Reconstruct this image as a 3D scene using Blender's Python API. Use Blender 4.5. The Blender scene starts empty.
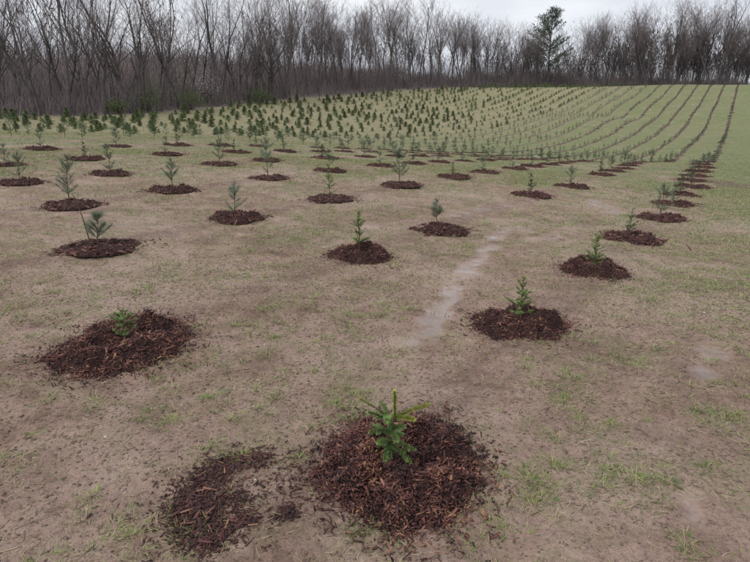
import bpy, math, random
import numpy as np
from mathutils import Vector, Matrix

# ------------------------------------------------------------------ camera, sky, light
scene = bpy.context.scene
C = scene.collection
random.seed(7)
rng = np.random.default_rng(7)

CAM_H = 1.6
FPX = 567.0                       # focal length in pixels of the 750 px wide photograph
PITCH = math.atan((281 - 130) / FPX)
cam_data = bpy.data.cameras.new('camera')
cam_data.sensor_fit = 'HORIZONTAL'
cam_data.sensor_width = 36.0
cam_data.lens = FPX / 750.0 * 36.0
cam_data.clip_start = 0.05
cam_data.clip_end = 5000
cam = bpy.data.objects.new('camera', cam_data)
C.objects.link(cam)
cam.location = (0, 0, CAM_H)
cam.rotation_euler = (math.pi / 2 - PITCH, 0, 0)
scene.camera = cam

SUN_EL, SUN_AZ = math.radians(52), math.radians(-125)
world = bpy.data.worlds.new('World')
scene.world = world
world.use_nodes = True
wt = world.node_tree
for n in list(wt.nodes):
    wt.nodes.remove(n)
w_out = wt.nodes.new('ShaderNodeOutputWorld')
w_bg = wt.nodes.new('ShaderNodeBackground')
w_sky = wt.nodes.new('ShaderNodeTexSky')
w_sky.sky_type = 'NISHITA'
w_sky.sun_disc = False
w_sky.sun_elevation = SUN_EL
w_sky.sun_rotation = SUN_AZ
w_tc = wt.nodes.new('ShaderNodeTexCoord')
w_map = wt.nodes.new('ShaderNodeMapping')
w_map.inputs['Scale'].default_value = (1.0, 1.0, 3.2)
w_n = wt.nodes.new('ShaderNodeTexNoise')
w_n.inputs['Scale'].default_value = 2.3
w_n.inputs['Detail'].default_value = 6
w_n.inputs['Roughness'].default_value = 0.55
w_r = wt.nodes.new('ShaderNodeValToRGB')
w_r.color_ramp.elements[0].position = 0.36
w_r.color_ramp.elements[0].color = (4.9, 5.15, 5.75, 1)
w_r.color_ramp.elements[1].position = 0.64
w_r.color_ramp.elements[1].color = (7.3, 7.45, 7.75, 1)
w_mix = wt.nodes.new('ShaderNodeMixRGB')
w_mix.inputs['Fac'].default_value = 0.93
wt.links.new(w_tc.outputs['Generated'], w_map.inputs['Vector'])
wt.links.new(w_map.outputs['Vector'], w_n.inputs['Vector'])
wt.links.new(w_n.outputs['Fac'], w_r.inputs['Fac'])
wt.links.new(w_sky.outputs['Color'], w_mix.inputs['Color1'])
wt.links.new(w_r.outputs['Color'], w_mix.inputs['Color2'])
wt.links.new(w_mix.outputs['Color'], w_bg.inputs['Color'])
w_bg.inputs['Strength'].default_value = 0.092
wt.links.new(w_bg.outputs['Background'], w_out.inputs['Surface'])

sun_data = bpy.data.lights.new('sun', 'SUN')
sun_data.energy = 1.5
sun_data.angle = math.radians(35)
sun_data.color = (1.0, 0.97, 0.93)
sun = bpy.data.objects.new('sun', sun_data)
C.objects.link(sun)
sun.rotation_euler = (math.pi / 2 - SUN_EL, 0, math.pi - SUN_AZ)
sun.location = (0, 0, 60)

scene.view_settings.view_transform = 'Standard'
scene.view_settings.look = 'None'
scene.view_settings.gamma = 1
scene.view_settings.exposure = 0.55
scene.render.resolution_x = 1024
scene.render.resolution_y = 767
scene.render.engine = 'CYCLES'
scene.cycles.max_bounces = 6
scene.cycles.transparent_max_bounces = 8


# ------------------------------------------------------------------ helpers
def make_mesh(name, V, F, mats, attrs=None, smooth=False, mat_index=None):
    """F: one int array (n,3)/(n,4) or a list of such arrays."""
    V = np.asarray(V, dtype=np.float32)
    Fs = F if isinstance(F, list) else [F]
    Fs = [np.asarray(f, dtype=np.int32) for f in Fs if len(f)]
    me = bpy.data.meshes.new(name)
    me.vertices.add(len(V))
    me.vertices.foreach_set('co', V.ravel())
    loops = np.concatenate([f.ravel() for f in Fs])
    sizes = np.concatenate([np.full(len(f), f.shape[1], dtype=np.int32) for f in Fs])
    starts = np.concatenate([[0], np.cumsum(sizes)[:-1]]).astype(np.int32)
    me.loops.add(len(loops))
    me.loops.foreach_set('vertex_index', loops)
    me.polygons.add(len(sizes))
    me.polygons.foreach_set('loop_start', starts)
    me.polygons.foreach_set('loop_total', sizes)
    if smooth:
        me.polygons.foreach_set('use_smooth', np.ones(len(sizes), dtype=bool))
    if mat_index is not None:
        me.polygons.foreach_set('material_index', np.asarray(mat_index, dtype=np.int32))
    for m in (mats if isinstance(mats, (list, tuple)) else [mats]):
        me.materials.append(m)
    for k, a in (attrs or {}).items():
        at_ = me.attributes.new(k, 'FLOAT', 'POINT')
        at_.data.foreach_set('value', np.asarray(a, dtype=np.float32))
    me.update(calc_edges=True)
    return me


def link(name, data, parent=None, loc=None, rotz=None, scale=None):
    o = bpy.data.objects.new(name, data)
    C.objects.link(o)
    if parent is not None:
        o.parent = parent
    if loc is not None:
        o.location = loc
    if rotz is not None:
        o.rotation_euler = (0, 0, rotz)
    if scale is not None:
        o.scale = (scale, scale, scale) if np.isscalar(scale) else scale
    return o


def tag(o, label=None, cat=None, group=None, kind=None):
    if label:
        o['label'] = label
    if cat:
        o['category'] = cat
    if group:
        o['group'] = group
    if kind:
        o['kind'] = kind
    return o


_P = np.random.default_rng(3).permutation(512)
_P = np.concatenate([_P, _P])
_G = np.random.default_rng(4).uniform(0, 2 * np.pi, 512)
_GX, _GY = np.cos(_G), np.sin(_G)


def perlin(x, y):
    xi = np.floor(x).astype(int)
    yi = np.floor(y).astype(int)
    xf, yf = x - xi, y - yi
    u = xf * xf * xf * (xf * (xf * 6 - 15) + 10)
    v = yf * yf * yf * (yf * (yf * 6 - 15) + 10)
    xi &= 511
    yi &= 511

    def gr(ix, iy, dx, dy):
        h = _P[(_P[ix & 511] + iy) & 511]
        return _GX[h] * dx + _GY[h] * dy
    a = gr(xi, yi, xf, yf)
    b = gr(xi + 1, yi, xf - 1, yf)
    c = gr(xi, yi + 1, xf, yf - 1)
    d = gr(xi + 1, yi + 1, xf - 1, yf - 1)
    return (a * (1 - u) + b * u) * (1 - v) + (c * (1 - u) + d * u) * v * 1.0


def fbm(x, y, octaves=4, gain=0.5):
    x = np.asarray(x, float)
    y = np.asarray(y, float)
    s, amp, f = 0, 1.0, 1.0
    for i in range(octaves):
        s = s + amp * perlin(x * f + 17.3 * i, y * f - 9.1 * i)
        amp *= gain
        f *= 2.03
    return s


def sstep(a, b, x):
    t = np.clip((np.asarray(x, float) - a) / (b - a), 0, 1)
    return t * t * (3 - 2 * t)


# ------------------------------------------------------------------ terrain (fitted to the tree rows)
def pix_ray(x, y):
    a = (x - 375.0) / FPX
    b = -(y - 281.0) / FPX
    c, s = math.cos(PITCH), math.sin(PITCH)
    return np.array([a, c + b * s, -s + b * c])


ROW_SP = 3.15


def row_x(Y):
    Y = np.asarray(Y, float)
    return -1.66 + 0.652 * np.minimum(Y, 14) + 0.615 * np.maximum(Y - 14, 0)


def row_j(X, Y):
    return (row_x(Y) - X) / ROW_SP


# points on planted rows, from the photograph: row -> pixels
ROWPIX = {
    0: [(397, 468), (519, 325), (594, 272), (629, 239), (659, 219), (672, 204)],
    1: [(125, 345), (359, 257), (437, 230), (530, 196), (570, 187), (600, 175)],
    2: [(98, 245), (235, 214), (330, 198), (400, 185), (453, 176), (483, 172), (513, 169), (531, 166)],
    3: [(70, 207), (173, 191), (268, 179), (329, 172), (380, 167)],
    4: [(21, 184), (110, 174), (219, 164), (266, 161), (323, 158), (364, 157), (394, 157)],
    5: [(6, 166), (85, 159), (166, 155), (234, 153), (284, 152)],
    6: [(41, 149), (116, 145), (177, 145)],
}
HILLPIX = {
    0: [(695, 178), (708, 160), (722, 140), (735, 97), (738, 85)],
    1: [(625.6, 167.4), (654.4, 166.2), (673.6, 160.2), (688, 149.4), (700, 136), (712, 110), (725, 85)],
    2: [(637.6, 159), (654.4, 154.2), (673.6, 139.8), (688, 124), (700, 107.4), (712, 85)],
    3: [(623, 153), (647, 142), (669, 124), (685.6, 101.4), (697.6, 85.8)],
    4: [(625.6, 138.6), (654.4, 120.6), (673.6, 99), (685.6, 84.6)],
    5: [(616, 133.8), (640, 120.6), (661.6, 99), (674.8, 84.6)],
    6: [(600, 124), (615, 117), (632, 107), (651, 94), (661, 85)],
    15: [(440, 123), (466, 118), (485.6, 112), (507, 106), (524, 98), (543, 88)],
}


def on_row(j, px, py):
    """distance from where the line of sight crosses the planted row j in plan"""
    d = pix_ray(px, py)
    Ys = np.linspace(1.5, 200, 20000)
    Fv = d[0] / d[1] * Ys - (row_x(Ys) - ROW_SP * j)
    s = np.where(np.sign(Fv[:-1]) != np.sign(Fv[1:]))[0]
    Y = Ys[s[0]]
    return d[0] / d[1] * Y, Y, CAM_H + d[2] / d[1] * Y


CTRL = []
for src in (ROWPIX, HILLPIX):
    for j, ps in src.items():
        for p in ps:
            CTRL.append(on_row(j, *p))
# field edge under the wood: pixel and usual distance
for px, py, Y in [(0, 119, 60), (100, 118, 66), (200, 112, 84), (300, 101, 110), (400, 93, 138), (480, 87, 155),
                  (0, 133, 32), (100, 133, 33), (200, 136, 36), (300, 138, 46), (300, 115, 84)]:
    d = pix_ray(px, py)
    CTRL.append((d[0] / d[1] * Y, Y, CAM_H + d[2] / d[1] * Y))
CTRL += [(0, -8, 0), (0, 0, 0), (2, 2, 0), (10, -10, 0), (-12, -6, .6), (8, 6, 0), (14, 12, 0), (25, 20, 0), (40, 30, .1), (60, 45, .5),
         (0, 1.5, 0), (-20, 8, 1.2), (-45, 15, 2.3), (-60, 45, 3.0), (70, 75, 3.2), (95, 105, 8), (115, 140, 11.8),
         (30, 165, 12.6), (70, 168, 13.0), (105, 165, 13.0), (150, 150, 12), (70, 200, 12.2), (120, 200, 12.0), 
         (-50, 105, 8), (-90, 95, 8), (-65, 150, 19), (-110, 130, 15), (-130, 170, 20), (-10, 215, 21), (-30, 185, 20), (25, 225, 17), (-200, 100, 12),
         (0, -120, -1), (-150, -50, 2), (150, -50, 0), (150, 60, 3), (100, 260, 11), (250, 200, 12), (-250, 300, 22),
         (0, 420, 12), (300, 420, 10), (-500, 0, 8), (500, 0, 2), (0, -500, 0), (700, 700, 8), (-700, 700, 14), (0, 900, 10)]
CTRL = np.array(CTRL, float)


def _kern(d):
    return np.sqrt(d * d + 36.0)


_A = _kern(np.hypot(CTRL[:, None, 0] - CTRL[None, :, 0], CTRL[:, None, 1] - CTRL[None, :, 1]))
_near = np.hypot(CTRL[:, 0], CTRL[:, 1])
_A = _A - np.diag(0.15 + 0.012 * np.minimum(_near, 200))
_A1 = np.block([[_A, np.ones((len(CTRL), 1))], [np.ones((1, len(CTRL))), np.zeros((1, 1))]])
_W = np.linalg.solve(_A1, np.concatenate([CTRL[:, 2], [0]]))


def base_z(X, Y):
    X = np.asarray(X, float)
    Y = np.asarray(Y, float)
    sh = X.shape
    x, y = X.ravel(), Y.ravel()
    out = np.empty(len(x))
    for i in range(0, len(x), 20000):
        xs, ys = x[i:i + 20000], y[i:i + 20000]
        out[i:i + 20000] = _kern(np.hypot(xs[:, None] - CTRL[None, :, 0], ys[:, None] - CTRL[None, :, 1])) @ _W[:-1] + _W[-1]
    return out.reshape(sh)


def at_flat(px, py):
    """point of the smooth terrain under a pixel"""
    d = pix_ray(px, py)
    t = np.geomspace(1.2, 400, 4000)
    z = CAM_H + d[2] * t - base_z(d[0] * t, d[1] * t)
    s = np.where((z[:-1] > 0) & (z[1:] <= 0))[0]
    i = s[0] if len(s) else len(t) - 2
    f = z[i] / (z[i] - z[i + 1] + 1e-9)
    tt = t[i] + (t[i + 1] - t[i]) * f
    return float(d[0] * tt), float(d[1] * tt)


# wet streaks of standing water between the rows (path through pixels, half width in metres, strength)
WET = []
for path, hw, st in [([(392, 354), (404, 348), (414, 342)], .13, .55),
                     ([(424, 330), (438, 311), (453, 290), (468, 270)], .12, 1.0),
                     ([(468, 270), (482, 252), (496, 236), (508, 224)], .12, .62),
                     ([(455, 216), (480, 210), (505, 206)], .22, .35),
                     ([(594, 201), (604, 206), (613, 211)], .17, .85),
                     ([(535, 240), (552, 236)], .2, .4), ([(375, 226), (415, 222)], .2, .3), ([(712, 352), (700, 372)], .10, .5), ([(690, 500), (700, 520)], .05, .8)]:
    P = np.array([at_flat(*p) for p in path])
    WET.append((P, hw, st))


def wet_mask(X, Y):
    m = np.zeros(np.shape(X))
    wob = fbm(np.asarray(X) * 3.1, np.asarray(Y) * 3.1, 3) * .20
    brk = fbm(np.asarray(X) * 2.6 + 5, np.asarray(Y) * 2.6, 4, .65)
    for P, hw, st in WET:
        for a, b in zip(P[:-1], P[1:]):
            ab = b - a
            t = np.clip(((X - a[0]) * ab[0] + (Y - a[1]) * ab[1]) / (ab @ ab), 0, 1)
            d = np.hypot(X - a[0] - t * ab[0], Y - a[1] - t * ab[1]) + wob * .8
            m = np.maximum(m, st * (1 - sstep(hw * .35, hw * 1.5, d)))
    return np.clip(m * (.95 + 1.9 * brk), 0, 1)


def relief(X, Y):
    """clods, ruts and footprints of the bare soil; fades with distance"""
    r = np.hypot(X, Y)
    a = np.clip(1.2 - r / 30.0, 0.0, 1)
    big = fbm(X * .8, Y * .8, 3) * .022
    mid = fbm(X * 4.0, Y * 4.0, 3) * .010
    fine = fbm(X * 14.0, Y * 14.0, 3, .6) * .011
    # shallow wheel ruts that run along the rows
    jj = row_j(X, Y) + fbm(X * .35, Y * .35, 2) * .06
    fr = jj - np.floor(jj)
    rut = -.034 * (np.exp(-((fr - .27) / .045) ** 2) + np.exp(-((fr - .70) / .045) ** 2))
    ridge = .025 * np.exp(-((np.minimum(fr, 1 - fr)) / .06) ** 2)
    lug = rut * (.7 + .8 * fbm(X * 5, Y * 5, 2))
    w = wet_mask(X, Y)
    big = big * 1.5
    return a * ((big + mid + fine) * (1 - .92 * w) + (lug + ridge) * (1 - .9 * w) - .014 * w)


def ground_z(X, Y):
    X = np.asarray(X, float)
    Y = np.asarray(Y, float)
    return base_z(X, Y) + relief(X, Y)


def gz(x, y):
    return float(ground_z(np.array([x]), np.array([y]))[0])


# field edge of the wood, in plan
EDGE = np.array([(-110, 40), (-75, 52), (-41, 62), (-33, 67), (-27, 86), (-15, 112), (6, 142), (34, 160), (64, 168), (108, 172), (160, 172), (260, 165)], float)


def edge_y(X):
    return np.interp(X, EDGE[:, 0], EDGE[:, 1])


def grass_density(X, Y):
    r = np.hypot(X, Y)
    j = row_j(X, Y)
    d = .27 + .09 * sstep(3.5, 9, r) + .34 * sstep(9, 21, r) + .16 * sstep(20, 60, r)
    d = d + .24 * sstep(.3, -1.0, j) * sstep(1.5, 6, Y)
    d = d + .30 * fbm(X * .55, Y * .55, 3) + .22 * fbm(X * 2.4, Y * 2.4, 2)
    fr = np.abs(j - np.round(j))
    d = d - .22 * np.exp(-(fr / .10) ** 2) * sstep(-.5, 0, j)
    d = d - .8 * wet_mask(X, Y)
    return np.clip(d, 0, 1)


# ------------------------------------------------------------------ materials
class NT:
    def __init__(self, name):
        self.m = bpy.data.materials.new(name)
        self.m.use_nodes = True
        self.t = self.m.node_tree
        self.b = self.t.nodes['Principled BSDF']

    def n(self, typ, **kw):
        nd = self.t.nodes.new(typ)
        for k, v in kw.items():
            if k in nd.inputs:
                nd.inputs[k].default_value = v
            else:
                setattr(nd, k, v)
        return nd

    def l(self, a, b):
        self.t.links.new(a, b)

    def noise(self, scale, detail=4, rough=.55, vec=None, dist=0):
        nd = self.n('ShaderNodeTexNoise', Scale=scale, Detail=detail, Roughness=rough, Distortion=dist)
        if vec is not None:
            self.l(vec, nd.inputs['Vector'])
        return nd.outputs['Fac']

    def ramp(self, fac, stops):
        nd = self.n('ShaderNodeValToRGB')
        cr = nd.color_ramp
        while len(cr.elements) < len(stops):
            cr.elements.new(.5)
        for e, (p, c) in zip(cr.elements, stops):
            e.position = p
            e.color = (*c, 1) if len(c) == 3 else c
        self.l(fac, nd.inputs['Fac'])
        return nd.outputs['Color']

    def math(self, op, a, b=None, c=None, clamp=False):
        nd = self.n('ShaderNodeMath', operation=op, use_clamp=clamp)
        for i, v in enumerate((a, b, c)):
            if v is None:
                continue
            if isinstance(v, (int, float)):
                nd.inputs[i].default_value = v
            else:
                self.l(v, nd.inputs[i])
        return nd.outputs[0]

    def mix(self, fac, a, b, mode='MIX'):
        nd = self.n('ShaderNodeMixRGB', blend_type=mode)
        for i, v in zip(('Fac', 'Color1', 'Color2'), (fac, a, b)):
            if isinstance(v, (int, float)):
                nd.inputs[i].default_value = v
            elif isinstance(v, tuple):
                nd.inputs[i].default_value = (*v, 1)
            else:
                self.l(v, nd.inputs[i])
        return nd.outputs['Color']

    def attr(self, name):
        return self.n('ShaderNodeAttribute', attribute_name=name).outputs['Fac']

    def pos(self):
        return self.n('ShaderNodeNewGeometry').outputs['Position']

    def smooth(self, x, a, b):
        nd = self.n('ShaderNodeMapRange', interpolation_type='SMOOTHSTEP')
        self.l(x, nd.inputs['Value'])
        nd.inputs['From Min'].default_value = a
        nd.inputs['From Max'].default_value = b
        return nd.outputs['Result']


def grey(c):
    return (c, c, c)


def ground_material():
    k = NT('field_soil')
    P = k.pos()
    dens = k.attr('grass')
    wet = k.attr('wet')
    wood = k.attr('wood')
    dry = k.attr('dry')
    n_big = k.noise(.45, 4, .6, P)
    n_mid = k.noise(3.3, 5, .6, P)
    n_fine = k.noise(38, 5, .65, P)
    n_grit = k.noise(170, 3, .6, P)
    soil = k.ramp(n_mid, [(.28, (.180, .106, .079)), (.52, (.325, .217, .170)), (.75, (.430, .312, .254))])
    soil = k.mix(k.smooth(n_big, .40, .68), soil, (.405, .290, .236))
    grit = k.ramp(n_grit, [(.30, grey(.55)), (.5, grey(1.0)), (.72, grey(1.28))])
    soil = k.mix(.75, soil, grit, 'MULTIPLY')
    clod = k.ramp(n_fine, [(.32, grey(.50)), (.48, grey(1.0)), (.70, grey(1.22))])
    soil = k.mix(.8, soil, clod, 'MULTIPLY')
    damp_ = k.math('MULTIPLY', k.smooth(k.noise(.8, 5, .7, P, .6), .50, .66), .55)
    soil = k.mix(damp_, soil, (.150, .094, .070))
    crumb = k.smooth(k.noise(115, 4, .7, P, .4), .56, .66)
    soil = k.mix(k.math('MULTIPLY', crumb, .5), soil, (.095, .064, .048))
    # thatch of dead grass and moss creeping over the soil in loose mats
    mat_ = k.math('MULTIPLY', k.smooth(k.noise(1.9, 5, .7, P), .46, .64), k.smooth(k.noise(42, 4, .75, P, 1.2), .44, .60))
    soil = k.mix(k.math('MULTIPLY', mat_, .75), soil, (.190, .190, .082))
    # dark trampled bits of bark and dead leaf lying in the mud
    deb = k.smooth(k.noise(55, 3, .7, P, .8), .66, .72)
    soil = k.mix(k.math('MULTIPLY', deb, .55), soil, (.075, .052, .042))
    # pale straw and dead stubble
    st = k.smooth(k.noise(95, 2, .6, P, 1.5), .62, .70)
    soil = k.mix(k.math('MULTIPLY', st, .55), soil, (.42, .37, .27))
    # planted strip of bare soil along each row
    sx = k.n('ShaderNodeSeparateXYZ')
    k.l(P, sx.inputs[0])
    X, Y = sx.outputs[0], sx.outputs[1]
    near = k.math('MULTIPLY', k.math('MINIMUM', Y, 14.0), .652)
    far = k.math('MULTIPLY', k.math('MAXIMUM', k.math('SUBTRACT', Y, 14.0), 0.0), .615)
    rx = k.math('SUBTRACT', k.math('ADD', near, far), 1.66)
    jj = k.math('DIVIDE', k.math('SUBTRACT', rx, X), ROW_SP)
    jj = k.math('ADD', jj, k.math('MULTIPLY', k.math('SUBTRACT', k.noise(.9, 3, .6, P), .5), .05))
    fr = k.math('ABSOLUTE', k.math('SUBTRACT', jj, k.math('ROUND', jj)))
    strip = k.math('SUBTRACT', 1.0, k.smooth(fr, .03, .125))
    rng_ = k.math('MULTIPLY', k.smooth(jj, -.4, -.2), k.math('SUBTRACT', 1.0, k.smooth(jj, 9.0, 16.0)))
    strip = k.math('MULTIPLY', strip, rng_)
    strip = k.math('MULTIPLY', strip, k.math('MAXIMUM', k.smooth(k.noise(11, 5, .75, P), .34, .56), k.smooth(Y, 28.0, 60.0)))
    strip = k.math('MULTIPLY', strip, k.math('MAXIMUM', k.smooth(k.noise(1.6, 3, .6, P), .30, .52), k.math('MULTIPLY', k.smooth(Y, 28.0, 60.0), .85)))
    soil = k.mix(k.math('MULTIPLY', strip, k.math('ADD', .62, k.math('MULTIPLY', k.smooth(Y, 22.0, 50.0), .30))), soil, k.mix(k.smooth(Y, 22.0, 50.0), (.140, .084, .062), (.080, .064, .040)))
    # seedling grass between clods: fine cover, denser where the field is greener
    gm = k.math('ADD', k.math('MULTIPLY', k.noise(26, 5, .75, P), .65), k.math('MULTIPLY', n_mid, .35))
    gm = k.math('ADD', gm, k.math('MULTIPLY', k.math('SUBTRACT', dens, .5), .52))
    gm = k.math('ADD', gm, k.math('MULTIPLY', k.math('SUBTRACT', k.noise(7.5, 5, .75, P), .5), .45))
    gm = k.smooth(gm, .47, .66)
    gm = k.math('MULTIPLY', gm, k.math('SUBTRACT', 1.0, k.math('MULTIPLY', strip, .8)))
    green = k.ramp(k.noise(14, 4, .7, P), [(.3, (.070, .105, .030)), (.5, (.128, .172, .055)), (.72, (.205, .232, .092))])
    green = k.mix(k.math('MULTIPLY', k.smooth(n_big, .42, .62), .35), green, (.100, .155, .046))
    patch = k.noise(.16, 5, .7, P)
    green = k.mix(k.math('MULTIPLY', k.smooth(patch, .36, .64), .55), green, (.185, .188, .088))
    green = k.mix(k.math('MULTIPLY', k.smooth(k.noise(1.1, 5, .75, P), .45, .66), .5), green, (.072, .108, .033))
    green = k.mix(k.math('MULTIPLY', dry, k.smooth(k.noise(.9, 4, .65, P), .34, .58)), green, (.225, .208, .108))
    grain = k.ramp(k.noise(2.6, 6, .8, P), [(.28, grey(.60)), (.5, grey(1.0)), (.72, grey(1.36))])
    green = k.mix(.85, green, grain, 'MULTIPLY')
    blade = k.ramp(k.noise(60, 3, .7, P, 2.0), [(.30, grey(.55)), (.5, grey(1.0)), (.70, grey(1.45))])
    green = k.mix(.7, green, blade, 'MULTIPLY')
    col = k.mix(k.math('MULTIPLY', gm, .85), soil, green)
    bare = k.math('MULTIPLY', k.attr('bare'), k.smooth(k.noise(2.5, 3, .6, P), .3, .5))
    col = k.mix(k.math('MULTIPLY', bare, .8), col, (.135, .085, .064))
    # standing water and slick mud
    wcol = k.mix(.6, soil, (.150, .112, .094))
    col = k.mix(k.math('MULTIPLY', wet, .8), col, wcol)
    litter = k.ramp(k.noise(5, 5, .7, P), [(.3, (.10, .078, .068)), (.6, (.175, .140, .120)), (.8, (.24, .19, .15))])
    col = k.mix(wood, col, litter)
    k.l(col, k.b.inputs['Base Color'])
    rgh = k.math('SUBTRACT', .92, k.math('MULTIPLY', k.smooth(wet, .20, .60), .76))
    damp = k.math('MULTIPLY', k.smooth(n_big, .45, .7), k.math('SUBTRACT', 1.0, gm))
    rgh = k.math('SUBTRACT', rgh, k.math('MULTIPLY', damp, .16), clamp=True)
    k.l(rgh, k.b.inputs['Roughness'])
    k.b.inputs['Specular IOR Level'].default_value = .4
    bmp = k.n('ShaderNodeBump', Distance=.03)
    hgt = k.math('ADD', k.math('MULTIPLY', n_fine, .8), k.math('MULTIPLY', n_grit, .35))
    k.l(hgt, bmp.inputs['Height'])
    k.l(k.math('SUBTRACT', 1.0, k.math('MULTIPLY', wet, .95)), bmp.inputs['Strength'])
    k.l(bmp.outputs[0], k.b.inputs['Normal'])
    return k.m


def tint_material(name, stops, rough=.85, spec=.25, objvar=.0, bump=None, sheen=None):
    """colour from the per-vertex 'tint' of the single blades, chips or needles"""
    k = NT(name)
    t = k.attr('tint')
    col = k.ramp(t, stops)
    if objvar:
        oi = k.n('ShaderNodeObjectInfo')
        h = k.n('ShaderNodeHueSaturation')
        k.l(k.math('ADD', .5 - objvar * .05, k.math('MULTIPLY', oi.outputs['Random'], objvar * .10)), h.inputs['Hue'])
        k.l(k.math('ADD', 1 - objvar, k.math('MULTIPLY', oi.outputs['Random'], objvar * 2)), h.inputs['Value'])
        k.l(col, h.inputs['Color'])
        col = h.outputs['Color']
    k.l(col, k.b.inputs['Base Color'])
    k.b.inputs['Roughness'].default_value = rough
    k.b.inputs['Specular IOR Level'].default_value = spec
    if bump:
        n = k.noise(bump, 4, .65, k.pos())
        b = k.n('ShaderNodeBump', Distance=.006, Strength=.7)
        k.l(n, b.inputs['Height'])
        k.l(b.outputs[0], k.b.inputs['Normal'])
    return k.m


def noise_material(name, scale, stops, rough=.9, bump=.0, dist=.02, spec=.25, obj=True):
    k = NT(name)
    vec = k.n('ShaderNodeTexCoord').outputs['Object'] if obj else k.pos()
    n = k.noise(scale, 5, .65, vec)
    k.l(k.ramp(n, stops), k.b.inputs['Base Color'])
    k.b.inputs['Roughness'].default_value = rough
    k.b.inputs['Specular IOR Level'].default_value = spec
    if bump:
        b = k.n('ShaderNodeBump', Distance=dist, Strength=bump)
        k.l(n, b.inputs['Height'])
        k.l(b.outputs[0], k.b.inputs['Normal'])
    return k.m


M = {}
M['ground'] = ground_material()
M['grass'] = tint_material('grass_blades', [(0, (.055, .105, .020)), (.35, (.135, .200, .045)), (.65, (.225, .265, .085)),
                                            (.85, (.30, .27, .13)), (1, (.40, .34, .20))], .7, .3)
M['straw'] = tint_material('straw', [(0, (.09, .062, .045)), (.5, (.25, .21, .12)), (1, (.46, .41, .27))], .85)
M['chips'] = tint_material('bark_chips', [(0, (.018, .009, .009)), (.35, (.070, .027, .024)), (.65, (.158, .062, .049)), (.88, (.275, .135, .095)),
                                          (1, (.32, .17, .09))], .66, .38, bump=160)
M['mulch'] = noise_material('mulch_bed', 46, [(.30, (.012, .007, .007)), (.5, (.040, .019, .016)), (.7, (.085, .038, .029))], .85, .9, .03)
M['clod'] = noise_material('soil_clods', 30, [(.3, (.10, .070, .053)), (.7, (.24, .175, .135))], .95, .6, .01, obj=False)
M['pebble'] = noise_material('pebbles', 20, [(.3, (.30, .27, .24)), (.7, (.55, .52, .48))], .7, obj=False)
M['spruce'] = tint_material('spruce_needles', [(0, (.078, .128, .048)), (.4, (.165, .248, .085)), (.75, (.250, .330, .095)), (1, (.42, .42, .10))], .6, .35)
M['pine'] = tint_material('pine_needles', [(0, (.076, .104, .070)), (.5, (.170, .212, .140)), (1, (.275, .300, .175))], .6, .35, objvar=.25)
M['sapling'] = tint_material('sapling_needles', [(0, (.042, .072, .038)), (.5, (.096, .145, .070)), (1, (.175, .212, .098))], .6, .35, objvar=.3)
M['conifer'] = tint_material('conifer_needles', [(0, (.044, .068, .034)), (.5, (.102, .138, .062)), (1, (.220, .230, .098))], .75, .25, objvar=.28)
M['stem'] = noise_material('sapling_stem', 60, [(.3, (.060, .042, .026)), (.7, (.13, .09, .05))], .85, .4, .003)
M['bark'] = noise_material('tree_bark', 2.2, [(.3, (.055, .047, .048)), (.5, (.092, .080, .079)), (.75, (.150, .134, .130))], .92, .7, .04)
M['twig'] = noise_material('twigs', .6, [(.3, (.130, .105, .108)), (.7, (.225, .182, .180))], .92)
M['brush'] = tint_material('brush_stems', [(0, (.080, .066, .070)), (.5, (.155, .128, .128)), (1, (.260, .212, .185))], .92)
M['shrub'] = tint_material('shrub_leaves', [(0, (.055, .075, .030)), (.5, (.105, .140, .052)), (1, (.170, .205, .080))], .8)
M['blossom'] = tint_material('blossom', [(0, (.36, .31, .31)), (.5, (.52, .48, .47)), (1, (.66, .62, .60))], .8)
M['pine_tree'] = tint_material('pine_crown', [(0, (.050, .062, .050)), (.5, (.090, .110, .082)), (1, (.150, .172, .125))], .75)


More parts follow.
